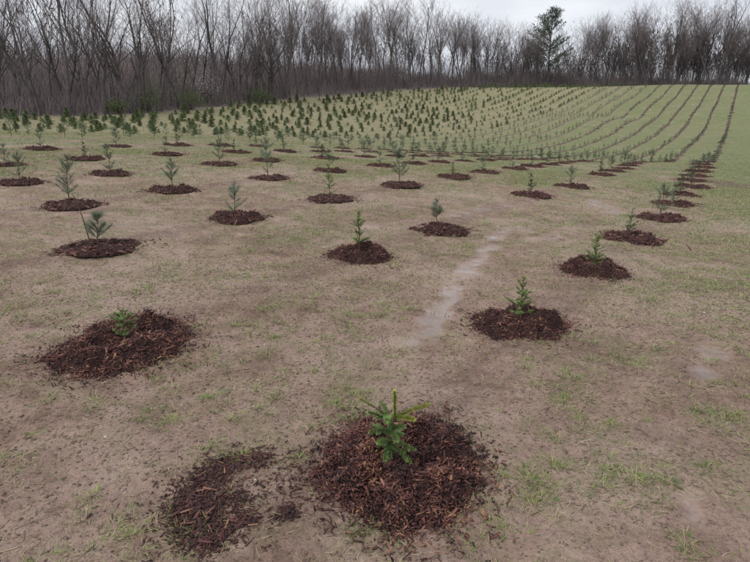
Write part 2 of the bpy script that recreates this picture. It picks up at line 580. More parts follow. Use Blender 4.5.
# ------------------------------------------------------------------ ground: one sheet out to the horizon
def build_ground():
    r1 = np.arange(.9, 8.0, .024)
    r2 = [8.0]
    while r2[-1] < 1500:
        r2.append(r2[-1] * (1.0145 if r2[-1] < 260 else 1.10))
    r = np.concatenate([r1, np.array(r2)])
    a_front = np.radians(np.linspace(-46, 46, 430))
    a_back = np.radians(np.linspace(46, 314, 90)[1:-1])
    a = np.concatenate([a_front, a_back])
    R, A = np.meshgrid(r, a, indexing='ij')
    X, Y = R * np.sin(A), R * np.cos(A)
    X0 = np.concatenate([[0.0], X.ravel()])
    Y0 = np.concatenate([[0.0], Y.ravel()])
    Z0 = ground_z(X0, Y0)
    nr, na = R.shape
    i = np.arange(nr - 1)[:, None] * na
    k = np.arange(na)[None, :]
    kn = (k + 1) % na
    q = np.stack([i + k, i + kn, i + na + kn, i + na + k], -1).reshape(-1, 4) + 1
    fan = np.stack([np.zeros(na, int), 1 + np.arange(na), 1 + (np.arange(na) + 1) % na], -1)
    q = q[:, ::-1]
    fan = fan[:, ::-1]
    dens = grass_density(X0, Y0)
    wet = wet_mask(X0, Y0)
    over = Y0 - edge_y(X0) + 2.5 * fbm(X0 * .2, Y0 * .2, 2)
    wood = sstep(-1.0, 2.5, over) * (Y0 > 20)
    jj = row_j(X0, Y0)
    dry = sstep(6, 13, jj) * sstep(25, 45, Y0)
    bare = np.zeros(len(X0))
    tr = np.array([at_flat(*p) for p in [(692, 179), (712, 181), (730, 184), (750, 187), (790, 192)]])
    for a_, b_ in zip(tr[:-1], tr[1:]):
        ab = b_ - a_
        t = np.clip(((X0 - a_[0]) * ab[0] + (Y0 - a_[1]) * ab[1]) / (ab @ ab), 0, 1)
        bare = np.maximum(bare, 1 - sstep(.3, .9, np.hypot(X0 - a_[0] - t * ab[0], Y0 - a_[1] - t * ab[1])))
    me = make_mesh('ground', np.stack([X0, Y0, Z0], -1), [q, fan], M['ground'],
                   {'grass': dens, 'wet': wet, 'wood': wood, 'dry': dry, 'bare': bare}, smooth=True)
    o = link('ground', me)
    o['kind'] = 'structure'


build_ground()


# ------------------------------------------------------------------ vectorised little shapes
def unit(v):
    return v / (np.linalg.norm(v, axis=-1, keepdims=True) + 1e-12)


def blades(P, D, L, W, side, bend, tint):
    """curved grass blades: base pair, middle pair, tip"""
    n = len(P)
    up = np.array([0, 0, 1.0])
    S = unit(side) * (W[:, None] * .5)
    hor = D.copy()
    hor[:, 2] = 0
    mid = P + D * (L * .55)[:, None]
    tip = P + D * (L * .9)[:, None] + hor * (L * bend)[:, None] - up * (L * bend * .45)[:, None]
    V = np.stack([P - S, P + S, mid - S * .75, mid + S * .75, tip], 1).reshape(-1, 3)
    b = np.arange(n)[:, None] * 5
    F = np.concatenate([b + [0, 1, 3], b + [0, 3, 2], b + [2, 3, 4]])
    return V, F, np.repeat(tint, 5)


def shards(P, Rm, L, W, T, tint):
    """splintered bark chips: slightly bent, tapered boards of 12 triangles"""
    n = len(P)
    u = np.array([[-.5, -.32, -.5], [.5, -.16, -.5], [.5, .24, -.5], [-.5, .42, -.5],
                  [-.42, -.30, .5], [.44, -.14, .5], [.40, .20, .5], [-.46, .36, .5]])
    V = u[None] * np.stack([L, W, T], -1)[:, None, :]
    V = V + rng.normal(0, .05, V.shape) * W[:, None, None]
    V = np.einsum('nij,nkj->nki', Rm, V) + P[:, None, :]
    b = np.arange(n)[:, None] * 8
    q = np.array([[0, 3, 2], [0, 2, 1], [4, 5, 6], [4, 6, 7], [0, 1, 5], [0, 5, 4], [1, 2, 6], [1, 6, 5], [2, 3, 7], [2, 7, 6], [3, 0, 4], [3, 4, 7]])
    F = (b[:, None, :] + q[None]).reshape(-1, 3)
    return V.reshape(-1, 3), F, np.repeat(tint, 8)


def rot_rand(n, tilt):
    """random heading with a limited random tilt"""
    a = rng.uniform(0, 2 * np.pi, n)
    p = rng.normal(0, tilt, n)
    r = rng.normal(0, tilt, n)
    ca, sa, cp, sp, cr, sr = np.cos(a), np.sin(a), np.cos(p), np.sin(p), np.cos(r), np.sin(r)
    z, o = np.zeros(n), np.ones(n)
    Rz = np.stack([ca, -sa, z, sa, ca, z, z, z, o], -1).reshape(n, 3, 3)
    Ry = np.stack([cp, z, sp, z, o, z, -sp, z, cp], -1).reshape(n, 3, 3)
    Rx = np.stack([o, z, z, z, cr, -sr, z, sr, cr], -1).reshape(n, 3, 3)
    return Rz @ Ry @ Rx


def tubes(polys, sides):
    """polys: list of (points (k,3), radii (k,)); returns V, F quads"""
    Vs, Fs, off = [], [], 0
    ang = np.linspace(0, 2 * np.pi, sides, endpoint=False)
    ca, sa = np.cos(ang), np.sin(ang)
    for pts, rad in polys:
        k = len(pts)
        T = np.gradient(pts, axis=0) if k > 2 else np.repeat((pts[-1] - pts[0])[None], k, 0)
        T = unit(T)
        ref = np.where(np.abs(T[:, 2:3]) > .9, np.array([[1.0, 0, 0]]), np.array([[0, 0, 1.0]]))
        ref = np.repeat(ref[:1], k, 0)
        A = unit(np.cross(T, ref))
        B = np.cross(T, A)
        ring = pts[:, None, :] + rad[:, None, None] * (A[:, None, :] * ca[None, :, None] + B[:, None, :] * sa[None, :, None])
        Vs.append(ring.reshape(-1, 3))
        i = np.arange(k - 1)[:, None] * sides
        s = np.arange(sides)[None, :]
        sn = (s + 1) % sides
        Fs.append(np.stack([i + s, i + sn, i + sides + sn, i + sides + s], -1).reshape(-1, 4) + off)
        off += k * sides
    return np.concatenate(Vs), np.concatenate(Fs)


def merge(parts):
    Vs, Fs, Ts, off = [], [], [], 0
    for V, F, T in parts:
        Vs.append(V)
        Fs.append(F + off)
        Ts.append(T)
        off += len(V)
    return np.concatenate(Vs), np.concatenate(Fs), np.concatenate(Ts)


# ------------------------------------------------------------------ mulch
def mound_profile(rho, th, seed, hmax, hollow):
    """height over the ground inside the ragged outline (rho 0..1)"""
    edge = sstep(1.0, .62, rho)
    lump = .75 + 1.2 * fbm(np.cos(th) * rho * 2.2 + seed, np.sin(th) * rho * 2.2 - seed, 3)
    dip = 1 - hollow * np.exp(-(rho / .30) ** 2)
    return hmax * edge * np.clip(lump, .25, 1.6) * dip


def outline(th, seed):
    return 1 + .22 * fbm(np.cos(th) * 1.1 + seed * 3.7, np.sin(th) * 1.1 + seed, 3) + .10 * fbm(np.cos(th) * 5 + seed, np.sin(th) * 5, 2)


def mound_geo(R, ax, seed, hmax, hollow, nr, na, zfun=None, o=(0, 0)):
    rho = np.linspace(0, 1, nr)
    th = np.linspace(0, 2 * np.pi, na, endpoint=False)
    RR, TH = np.meshgrid(rho, th, indexing='ij')
    rad = RR * R * outline(TH, seed)
    X, Y = rad * np.cos(TH) * ax[0], rad * np.sin(TH) * ax[1]
    H = mound_profile(RR, TH, seed, hmax, hollow) + .022 * fbm(X * 14 + seed, Y * 14, 3) * sstep(1, .8, RR)
    H = H - .03 * sstep(.93, 1.0, RR)
    if zfun is not None:
        H = H + zfun(X + o[0], Y + o[1])
    V = np.stack([X, Y, H], -1).reshape(-1, 3)
    i = np.arange(nr - 1)[:, None] * na
    k = np.arange(na)[None, :]
    kn = (k + 1) % na
    F = np.stack([i + k, i + na + k, i + na + kn, i + kn], -1).reshape(-1, 4)
    return V, F


def chip_spots(n, R, ax, seed, hmax, hollow, spill=.26):
    rho = np.sqrt(rng.uniform(0, 1, n)) * (1 + np.abs(rng.normal(0, spill, n)) * (rng.uniform(0, 1, n) < .42))
    th = rng.uniform(0, 2 * np.pi, n)
    rad = rho * R * outline(th, seed)
    X, Y = rad * np.cos(th) * ax[0], rad * np.sin(th) * ax[1]
    H = mound_profile(np.minimum(rho, 1), th, seed, hmax, hollow) + .022 * fbm(X * 14 + seed, Y * 14, 3) * (rho < .9)
    return X, Y, H


CHIP_MESHES = []
for i_ in range(6):
    V_, F_, T_ = shards(np.zeros((1, 3)), np.eye(3)[None], np.array([1.0]), np.array([rng.uniform(.22, .45)]), np.array([.06]), np.array([[.30, .55, .66, .80, .97, .45][i_]]))
    CHIP_MESHES.append(make_mesh('bark_chip', V_, F_, M['chips'], {'tint': T_}))


def chip_tints(n):
    t = np.clip(rng.beta(1.7, 2.3, n), 0, .92)
    t[rng.uniform(0, 1, n) < .006] = 1.0
    return t


def mulch_thing(loc, R, ax, seed, hmax, hollow, n_small, n_big, label, group, rotz=0.0):
    """a unique mound whose bed follows the soil under it"""
    e = link('mulch_mound', None, loc=loc)
    e.empty_display_size = .1
    tag(e, label, 'mulch', group)
    zf = lambda x, y: ground_z(x, y) - loc[2]
    V, F = mound_geo(R, ax, seed, hmax, hollow, 30, 96, zf, loc)
    link('mulch_bed', make_mesh('mulch_bed', V, F, M['mulch'], smooth=True), e)
    X, Y, H = chip_spots(n_small, R, ax, seed, hmax, hollow)
    Z = H + zf(X + loc[0], Y + loc[1]) + rng.uniform(-.004, .018, n_small)
    L = np.minimum(rng.gamma(1.4, .0115, n_small) + .007, .10)
    W = np.where(rng.uniform(0, 1, n_small) < .18, np.minimum(L * rng.uniform(.35, .7, n_small), .022), np.minimum(L * rng.uniform(.08, .36, n_small), .010))
    T = rng.uniform(.002, .006, n_small)
    V, F, T_ = shards(np.stack([X, Y, Z], -1), rot_rand(n_small, .6), L, W, T, np.clip(chip_tints(n_small) + .55 * fbm(X * 6 + seed, Y * 6, 3), 0, 1))
    s = link('bark_litter', make_mesh('bark_litter', V, F, M['chips'], {'tint': T_}), e)
    s['kind'] = 'stuff'
    X, Y, H = chip_spots(n_big, R * .97, ax, seed, hmax, hollow, .05)
    Z = H + zf(X + loc[0], Y + loc[1]) + .012
    for q in range(n_big):
        c = link('bark_chip', CHIP_MESHES[int(rng.integers(0, 6)) if rng.uniform() < .5 else int(rng.integers(0, 3))], e)
        ln = float(rng.uniform(.04, .085))
        c.location = (X[q], Y[q], Z[q])
        c.rotation_euler = (rng.normal(0, .25), rng.normal(0, .25), rng.uniform(0, 6.28))
        c.scale = (ln, ln * rng.uniform(.5, .9), ln * .6)
    return e


MOUND_PROTO = []


def mound_protos():
    for i in range(6):
        V, F = mound_geo(.47, (1, 1), 11 + i * 2.3, .062, .45, 12, 40)
        bed = make_mesh('mulch_bed', V, F, M['mulch'], smooth=True)
        n = 700
        X, Y, H = chip_spots(n, .47, (1, 1), 11 + i * 2.3, .062, .45)
        L = np.minimum(rng.gamma(3.0, .014, n) + .018, .12)
        V, F, T_ = shards(np.stack([X, Y, H + rng.uniform(-.004, .012, n)], -1), rot_rand(n, .4), L, L * rng.uniform(.16, .4, n), rng.uniform(.003, .008, n), chip_tints(n))
        lit = make_mesh('bark_litter', V, F, M['chips'], {'tint': T_})
        # lighter version for mounds that show only a dozen pixels wide
        n = 130
        V, F = mound_geo(.47, (1, 1), 11 + i * 2.3, .058, .40, 7, 22)
        X, Y, H = chip_spots(n, .47, (1, 1), 11 + i * 2.3, .058, .40)
        L = rng.uniform(.05, .14, n)
        V2, F2, T2 = shards(np.stack([X, Y, H + .004], -1), rot_rand(n, .35), L, L * .35, np.full(n, .012), chip_tints(n))
        Fa = np.concatenate([F[:, [0, 1, 2]], F[:, [0, 2, 3]]])
        Vm, Fm, Tm = merge([(V, Fa, np.full(len(V), .12)), (V2, F2, T2)])
        low = make_mesh('mulch_mound', Vm, Fm, M['chips'], {'tint': Tm})
        MOUND_PROTO.append((bed, lit, low))


mound_protos()


# ------------------------------------------------------------------ conifer saplings
def shoot_needles(P0, P1, n, ln, wd, spread, t0, t1, droop=0.0):
    """needles along one shoot, all round it, leaning to the tip"""
    s = rng.uniform(0.02, 1.0, n)
    D = unit((P1 - P0)[None])[0]
    ref = np.array([0, 0, 1.0]) if abs(D[2]) < .9 else np.array([1.0, 0, 0])
    A = unit(np.cross(D, ref)[None])[0]
    B = np.cross(D, A)
    ph = rng.uniform(0, 2 * np.pi, n)
    rad = A[None] * np.cos(ph)[:, None] + B[None] * np.sin(ph)[:, None]
    N = unit(D[None] * (1 - spread) + rad * spread + rng.normal(0, .12, (n, 3)))
    N[:, 2] -= droop
    base = P0 + (P1 - P0) * s[:, None]
    l = ln * rng.uniform(.7, 1.15, n) * (1 - .25 * s)
    side = unit(np.cross(N, rad)) * (wd * .5)
    V = np.stack([base - side, base + side, base + N * l[:, None] + side * .3, base + N * l[:, None] - side * .3], 1).reshape(-1, 3)
    b = np.arange(n)[:, None] * 4
    F = np.concatenate([b + [0, 1, 2], b + [0, 2, 3]])
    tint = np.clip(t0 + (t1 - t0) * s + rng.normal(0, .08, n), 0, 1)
    return V, F, np.repeat(tint, 4)


def sapling_geo(kind, height, seed, detail=1.0, lean=(0, 0), width=.5, yellow=0.0):
    """stem polylines and needles; kind 'spruce' (short needles, tiers) or 'pine' (long soft needles)"""
    r = np.random.default_rng(seed)
    k = 7
    t = np.linspace(0, 1, k)
    sway = np.cumsum(r.normal(0, .012, (k, 2)), 0) * height
    stem = np.stack([lean[0] * t ** 1.3 * height + sway[:, 0], lean[1] * t ** 1.3 * height + sway[:, 1], t * height - .03 * (t == 0)], -1)
    polys = [(stem, np.linspace(.0075, .0022, k) * (height / .45) ** .6)]
    parts = []
    ln = .017 if kind == 'spruce' else .070
    wd = (.0019 if kind == 'spruce' else .0015) / math.sqrt(detail)
    ln = ln * (1 if detail > .5 else 1.3)

    def at(f):
        return np.array([np.interp(f, t, stem[:, i]) for i in range(3)])
    tiers = 7 if kind == 'spruce' else 5
    lo = .16 if kind == 'spruce' else .22
    for i in range(tiers):
        f = lo + (0.93 - lo) * (i / (tiers - 1)) ** .9
        nb = int(r.integers(4, 7)) if kind == 'spruce' else int(r.integers(4, 6))
        a0 = r.uniform(0, 6.28)
        reach = height * width * (1 - f) ** .7 * r.uniform(.8, 1.1) * (1 if f > .28 else .75) + .02
        for b in range(nb):
            a = a0 + b * 6.283 / nb + r.normal(0, .25)
            up = (.35 + .5 * f if kind == 'spruce' else .6 + .7 * f) + r.normal(0, .22)
            d = unit(np.array([[math.cos(a), math.sin(a), up]]))[0]
            l = reach * r.uniform(.45, 1.3)
            f = float(np.clip(f + r.normal(0, .035), .1, .97))
            p0 = at(f)
            p1 = p0 + d * l + np.array([0, 0, .10 * l])
            polys.append((np.stack([p0, (p0 + p1) / 2 + [0, 0, -.03 * l], p1]), np.array([.0032, .0024, .0015])))
            new = yellow if f > .7 else 0
            dens = 1400 if kind == 'spruce' else 950
            n = max(6, int(l * dens * detail))
            sp = .62 if kind == 'spruce' else .52
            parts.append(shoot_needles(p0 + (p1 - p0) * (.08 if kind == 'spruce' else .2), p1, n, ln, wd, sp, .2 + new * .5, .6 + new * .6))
            for s_ in range(int(r.integers(1, 4)) if kind == 'spruce' and l > .05 else (1 if l > .08 else 0)):
                fs = r.uniform(.3, .75)
                q0 = p0 + (p1 - p0) * fs
                sa = a + r.choice([-1, 1]) * r.uniform(.5, .95)
                sd = unit(np.array([[math.cos(sa), math.sin(sa), up * .8]]))[0]
                q1 = q0 + sd * l * (1 - fs) * r.uniform(.6, 1.0)
                polys.append((np.stack([q0, q1]), np.array([.002, .0012])))
                n = max(5, int(np.linalg.norm(q1 - q0) * dens * detail))
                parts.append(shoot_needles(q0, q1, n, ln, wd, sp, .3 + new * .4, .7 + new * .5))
    # leader
    p0, p1 = at(.80), at(1.0)
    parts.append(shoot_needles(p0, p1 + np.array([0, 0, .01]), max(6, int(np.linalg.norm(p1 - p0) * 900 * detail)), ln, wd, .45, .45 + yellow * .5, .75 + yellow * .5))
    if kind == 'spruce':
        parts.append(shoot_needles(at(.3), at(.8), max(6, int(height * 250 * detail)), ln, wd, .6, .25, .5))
    V, F = tubes(polys, 5 if detail > .5 else 3)
    return (V, F), merge(parts)


def sapling_meshes(kind, height, seed, detail=1.0, lean=(0, 0), width=.5, yellow=0.0, mat=None):
    st, nd = sapling_geo(kind, height, seed, detail, lean, width, yellow)
    a = make_mesh('stem', st[0], st[1], M['stem'], smooth=True)
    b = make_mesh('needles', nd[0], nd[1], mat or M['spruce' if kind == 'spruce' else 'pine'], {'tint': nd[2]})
    return a, b


def sapling_thing(name, meshes, loc, rotz, scale, label, cat, group):
    e = link(name, None, loc=loc, rotz=rotz, scale=scale)
    e.empty_display_size = .1
    tag(e, label, cat, group)
    link('stem', meshes[0], e)
    link('needles', meshes[1], e)
    return e


def foreground_spruce():
    """the sapling nearest the camera: drooping side shoots, yellow new growth on top"""
    k = 3.57 / .0049
    X = lambda cx: (cx - 330) / k
    Z = lambda cy: (312 - cy) / k / .85
    stem = np.array([[X(330), 0, -.06], [X(330), 0, 0], [X(338), 0, Z(250)], [X(352), .01, Z(190)], [X(366), 0, Z(140)], [X(365), -.01, Z(66)]])
    polys = [(stem, np.array([.0075, .007, .006, .005, .004, .0022]))]
    shoots = [  # from, to (crop pixels), depth of the tip, tint at base and tip
        (366, 150, 364, 62, -.01, .85, 1.0), (368, 148, 482, 106, -.02, .85, 1.0), (372, 150, 428, 158, -.10, .85, 1.0), (360, 160, 243, 84, .03, .4, .95),
        (358, 165, 272, 132, -.05, .25, .55), (362, 170, 318, 92, .10, .25, .6), (350, 190, 276, 198, -.06, .2, .5), (352, 190, 398, 178, -.08, .25, .5),
        (346, 205, 290, 170, .10, .2, .45), (350, 200, 400, 205, .10, .2, .45), (345, 225, 305, 232, -.10, .2, .5), (346, 228, 436, 256, -.07, .25, .6),
        (344, 232, 420, 296, -.12, .25, .6), (342, 245, 330, 290, -.13, .2, .5), (340, 250, 372, 262, .09, .15, .4), (340, 245, 296, 240, .08, .15, .4),
        (352, 190, 345, 150, -.12, .25, .55), (350, 200, 372, 225, -.14, .25, .55), (355, 175, 330, 150, -.10, .25, .5), (338, 262, 350, 280, -.08, .15, .4)]
    parts = []
    for x0, y0, x1, y1, dy, t0, t1 in shoots:
        p0 = np.array([X(x0), 0, Z(y0)])
        p1 = np.array([X(x1), dy, Z(y1) - dy * .60])
        mid = (p0 + p1) / 2 + [0, 0, .008]
        polys.append((np.stack([p0, mid, p1]), np.array([.0032, .0026, .0015])))
        L = np.linalg.norm(p1 - p0)
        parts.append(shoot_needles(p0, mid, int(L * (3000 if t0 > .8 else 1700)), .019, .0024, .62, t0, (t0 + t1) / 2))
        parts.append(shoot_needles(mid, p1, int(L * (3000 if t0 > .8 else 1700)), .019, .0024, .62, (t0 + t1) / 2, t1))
        d = unit((p1 - p0)[None])[0]
        for sgn in (-1, 1):
            if t1 < .9 and L > .05:
                q0 = p0 + (p1 - p0) * rng.uniform(.3, .6)
                q1 = q0 + (d * .6 + np.array([sgn * .25 * d[2], sgn * .6, .1])) * L * rng.uniform(.3, .5)
                polys.append((np.stack([q0, q1]), np.array([.0024, .0012])))
                parts.append(shoot_needles(q0, q1, int(L * 700), .015, .0026, .62, t0, t1))
    V, F = tubes(polys, 5)
    nd = merge(parts)
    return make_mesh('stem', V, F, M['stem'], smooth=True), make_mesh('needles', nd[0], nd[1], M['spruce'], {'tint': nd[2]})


def row_name(j):
    return ['the rightmost row', 'the second row from the right', 'the third row from the right', 'the fourth row from the right',
            'the fifth row from the right', 'the sixth row from the right', 'the seventh row from the right'][j]


ORD = ['nearest', 'second', 'third', 'fourth', 'fifth', 'sixth', 'seventh', 'eighth', 'ninth', 'tenth', 'eleventh', 'twelfth', 'thirteenth', 'fourteenth', 'fifteenth',
       'sixteenth', 'seventeenth', 'eighteenth']

# hand-set looks of the ones that show largest: (row, index): kind, height, lean, width, yellow, colour words
SPECIAL = {
    (0, 0): ('spruce', .36, (.03, .02), .42, .75, 'spruce sapling with yellow-green leader in the large foreground mulch mound'),
    (0, 1): ('spruce', .40, (0, 0), .34, .25, 'slender bright green spruce sapling, second in the rightmost row'),
    (0, 2): ('spruce', .36, (0.05, 0), .52, .25, 'sparse wide-armed green sapling, third in the rightmost row'),
    (1, 0): ('spruce', .24, (0, 0), .48, .0, 'low bushy dark green sapling in the big mulch ring at left'),
    (1, 1): ('spruce', .52, (.04, 0), .30, .0, 'blue-green sapling with thin tall leader, centre of the picture'),
    (1, 2): ('pine', .40, (.03, 0), .50, .0, 'thin grey-green sapling, third in the second row from the right'),
    (2, 0): ('pine', .34, (.10, 0), .80, .0, 'fluffy blue-green pine sapling beside a bare leaning stem'),
    (2, 1): ('pine', .50, (0.02, 0), .52, .0, 'blue-green pine sapling, second in the third row from the right'),
    (2, 2): ('spruce', .48, (0, 0), .36, .1, 'narrow green spruce sapling, third in the third row from the right'),
    (2, 3): ('pine', .74, (0, 0), .58, .0, 'tall spreading blue-green pine sapling, fourth in the third row from the right'),
    (3, 0): ('pine', .72, (.02, 0), .50, .0, 'white pine sapling with upswept arms at the left edge'),
    (3, 1): ('pine', .56, (0, 0), .50, .0, 'grey-green pine sapling, second in the fourth row from the right'),
    (3, 2): ('pine', .70, (0, 0), .46, .0, 'thin-stemmed pine sapling, third in the fourth row from the right'),
}
SAP_NEAR = [sapling_meshes('spruce', .45, 101, .6, (0, 0), .36, .2, M['sapling']), sapling_meshes('pine', .52, 102, .6, (.04, 0), .54),
            sapling_meshes('pine', .58, 103, .6, (0, .03), .46), sapling_meshes('spruce', .50, 104, .6, (.03, 0), .30, .1, M['sapling']),
            sapling_meshes('spruce', .42, 105, .6, (0, 0), .44, .3, M['sapling']), sapling_meshes('pine', .64, 106, .6, (0, 0), .50)]
SAP_FAR = []
for i_ in range(6):
    st_, nd_ = sapling_geo(['spruce', 'pine', 'spruce'][i_ % 3], .55, 200 + i_, .12, (0, 0), .50, .1)
    Fq = np.concatenate([st_[1][:, [0, 1, 2]], st_[1][:, [0, 2, 3]]])
    V_, F_, T_ = merge([(st_[0], Fq, np.full(len(st_[0]), .1)), nd_])
    SAP_FAR.append(make_mesh('sapling', V_, F_, M['sapling'], {'tint': T_}))

# list every planted spot: hand-read near ones, then on along the row
SPOTS = []            # (row, index in row, X, Y)
for j in range(7):
    pts = [at_flat(*p) for p in ROWPIX[j]]
    pts = [on_row(j, *p)[:2] for p in ROWPIX[j]] if j > 1 else pts
    for i, (x, y) in enumerate(pts):
        SPOTS.append((j, i, x, y))
    Y = pts[-1][1] + 1.75
    i = len(pts)
    while Y < 150:
        SPOTS.append((j, i, float(row_x(Y)) - ROW_SP * j + rng.normal(0, .08), Y))
        Y += rng.uniform(1.62, 1.95)
        i += 1
        if rng.uniform() < .06:
            Y += 1.7

FARSPOTS = []
n_sap = n_mul = 0
for j, i, x, y in SPOTS:
    z = gz(x, y)
    if y > 46 or i > 17:
        FARSPOTS.append((j, x, y, z))
        continue
    label_m = 'bark mulch ring, %s from the camera in %s' % (ORD[i], row_name(j))
    label_s = 'small conifer sapling, %s from the camera in %s' % (ORD[i], row_name(j))
    grp_m, grp_s = 'bark mulch rings along the rows', 'mulched conifer saplings'
    if (j, i) == (0, 0):
        mulch_thing((x, y, z), 0.405, (1.04, 1.18), 1.3, .092, .40, 13000, 80, 'large dark bark mulch mound around the foreground spruce', grp_m)
    elif (j, i) == (1, 0):
        mulch_thing((x, y, z), 0.47, (1.02, 1.30), 2.2, .085, .62, 8000, 60, 'wide round bark mulch ring at left around the low dark sapling', grp_m)
    elif (j, i) in ((0, 1), (1, 1), (0, 2)):
        mulch_thing((x, y, z), .40, (1.05, .95), 7.1 + i * 3 + j, .10, .4, 2600, 25, label_m, grp_m)
    elif y < 26:
        bed, lit, low = MOUND_PROTO[int(rng.integers(0, 6))]
        e = link('mulch_mound', None, loc=(x, y, z - .012), rotz=rng.uniform(0, 6.28))
        e.scale = (rng.uniform(.85, 1.15), rng.uniform(.85, 1.1), rng.uniform(.8, 1.2))
        tag(e, label_m, 'mulch', grp_m)
        link('mulch_bed', bed, e)
        s = link('bark_litter', lit, e)
        s['kind'] = 'stuff'
    else:
        o = link('mulch_mound', MOUND_PROTO[int(rng.integers(0, 6))][2], loc=(x, y, z - .012), rotz=rng.uniform(0, 6.28), scale=rng.uniform(.85, 1.15))
        tag(o, label_m, 'mulch', grp_m)
    zt = z + (.03 if y < 26 else .0)
    if (j, i) in SPECIAL:
        kd, hh, ln, wdt, ye, lb = SPECIAL[(j, i)]
        ms = foreground_spruce() if (j, i) == (0, 0) else sapling_meshes(kd, hh, 40 + j * 20 + i, 1.0 if y < 8 else .75, ln, wdt, ye)
        sapling_thing('conifer_sapling', ms, (x - (.065 if (j, i) == (0, 0) else 0), y - (.05 if (j, i) == (0, 0) else 0), zt), 0.0 if i < 1 else rng.uniform(0, 6), 1.0, lb, 'sapling', grp_s)
    elif y < 30:
        sapling_thing('conifer_sapling', SAP_NEAR[int(rng.integers(0, 6))], (x, y, zt), rng.uniform(0, 6.28), rng.uniform(.68, 1.12), label_s, 'sapling', grp_s)
    else:
        o = link('conifer_sapling', SAP_FAR[int(rng.integers(0, 6))], loc=(x, y, zt), rotz=rng.uniform(0, 6.28), scale=rng.uniform(.85, 1.25))
        tag(o, label_s, 'sapling', grp_s)
    n_sap += 1

# the bare leaning stem beside the fluffy pine
x_, y_ = on_row(2, 91, 243)[:2]
z_ = gz(x_, y_)
pl_ = np.array([[0, 0, -.02], [-.03, 0, .16], [-.06, 0, .33], [-.10, .01, .50], [-.15, .01, .64]])
V_, F_ = tubes([(pl_, np.linspace(.008, .003, 5)), (pl_[3:] + [[0, 0, 0], [.07, 0, .02]], np.array([.003, .002]))], 6)
o_ = link('leaning_seedling', make_mesh('leaning_seedling', V_, F_, M['stem'], smooth=True), loc=(x_, y_, z_ + .02))
tag(o_, 'thin bare brown seedling leaning left beside the fluffy pine sapling', 'seedling')


# scattered C-shaped remains of an old mulch ring beside the foreground mound
def mulch_patch():
    cx, cy = at_flat(222, 494)
    cz = gz(cx, cy)
    e = link('mulch_patch', None, loc=(cx, cy, cz))
    tag(e, 'thin C-shaped patch of scattered bark left of the foreground mound', 'mulch')
    zf = lambda x, y: ground_z(x + cx, y + cy) - cz
    segs = [np.array([at_flat(*p) for p in path]) - [cx, cy] for path in
            ([(262, 462), (243, 456), (222, 462), (207, 476)], [(207, 476), (196, 492), (190, 508), (196, 524)], [(196, 524), (208, 536), (222, 538)],
             [(204, 505), (226, 500), (246, 507)], [(286, 516), (292, 522)], [(240, 522), (252, 528)], [(268, 462), (290, 470), (312, 480), (308, 500)])]
    wts = [1200, 2000, 1250, 420, 220, 180, 420]
    wid = [.06, .075, .07, .06, .03, .03, .10]
    Ps = []
    for s, w, h_ in zip(segs, wts, wid):
        for q in range(w):
            i = rng.integers(0, len(s) - 1)
            p = s[i] + (s[i + 1] - s[i]) * rng.uniform()
            Ps.append(p + rng.normal(0, h_ * .85, 2) * (2.4 if rng.uniform() < .12 else 1))
    Ps = np.array(Ps)
    n = len(Ps)
    H = zf(Ps[:, 0], Ps[:, 1]) + rng.uniform(-.002, .012, n)
    L = np.minimum(rng.gamma(1.5, .009, n) + .006, .08)
    V, F, T = shards(np.stack([Ps[:, 0], Ps[:, 1], H], -1), rot_rand(n, .35), L, L * rng.uniform(.12, .45, n), rng.uniform(.002, .005, n), chip_tints(n) * .7)
    s = link('bark_litter', make_mesh('bark_litter', V, F, M['chips'], {'tint': T}), e)
    s['kind'] = 'stuff'
    pick = rng.choice(n, 30, replace=False)
    for q in pick:
        c = link('bark_chip', CHIP_MESHES[int(rng.integers(0, 6))], e)
        ln = float(rng.uniform(.035, .075))
        c.location = (Ps[q, 0], Ps[q, 1], H[q] + .01)
        c.rotation_euler = (rng.normal(0, .15), rng.normal(0, .15), rng.uniform(0, 6.28))
        c.scale = (ln, ln * .6, ln * .35)


mulch_patch()

# ------------------------------------------------------------------ hill rows and older conifers
def grid_rows(j0, j1, ymin):
    out = []
    for j in range(j0, j1):
        Y = ymin + rng.uniform(0, 1.8)
        while Y < 175:
            x = float(row_x(Y)) - ROW_SP * j + rng.normal(0, .12)
            if abs(x) < .70 * Y + 3 and Y < edge_y(x) - 1.2:
                out.append((j, x, Y))
            Y += rng.uniform(1.6, 2.0)
            if rng.uniform() < .07:
                Y += 1.8
    return out


def stack_copies(meshes_geo, spots, name, mat, label, cat):
    parts = []
    for (x, y, z, a, s, dt), gi in spots:
        V, F, T = meshes_geo[gi]
        c, sn = math.cos(a), math.sin(a)
        Vr = np.stack([V[:, 0] * c - V[:, 1] * sn, V[:, 0] * sn + V[:, 1] * c, V[:, 2]], -1) * s + [x, y, z]
        parts.append((Vr, F, np.clip(T + dt, 0, 1)))
    V, F, T = merge(parts)
    o = link(name, make_mesh(name, V, F, mat, {'tint': T}))
    tag(o, label, cat, kind='stuff')
    return o


def mesh_arrays(me):
    n = len(me.vertices)
    V = np.empty(n * 3, np.float32)
    me.vertices.foreach_get('co', V)
    F = np.empty(len(me.polygons) * 3, np.int32)
    me.loops.foreach_get('vertex_index', F)
    T = np.empty(n, np.float32)
    me.attributes['tint'].data.foreach_get('value', T)
    return V.reshape(-1, 3).astype(float), F.reshape(-1, 3), T.astype(float)


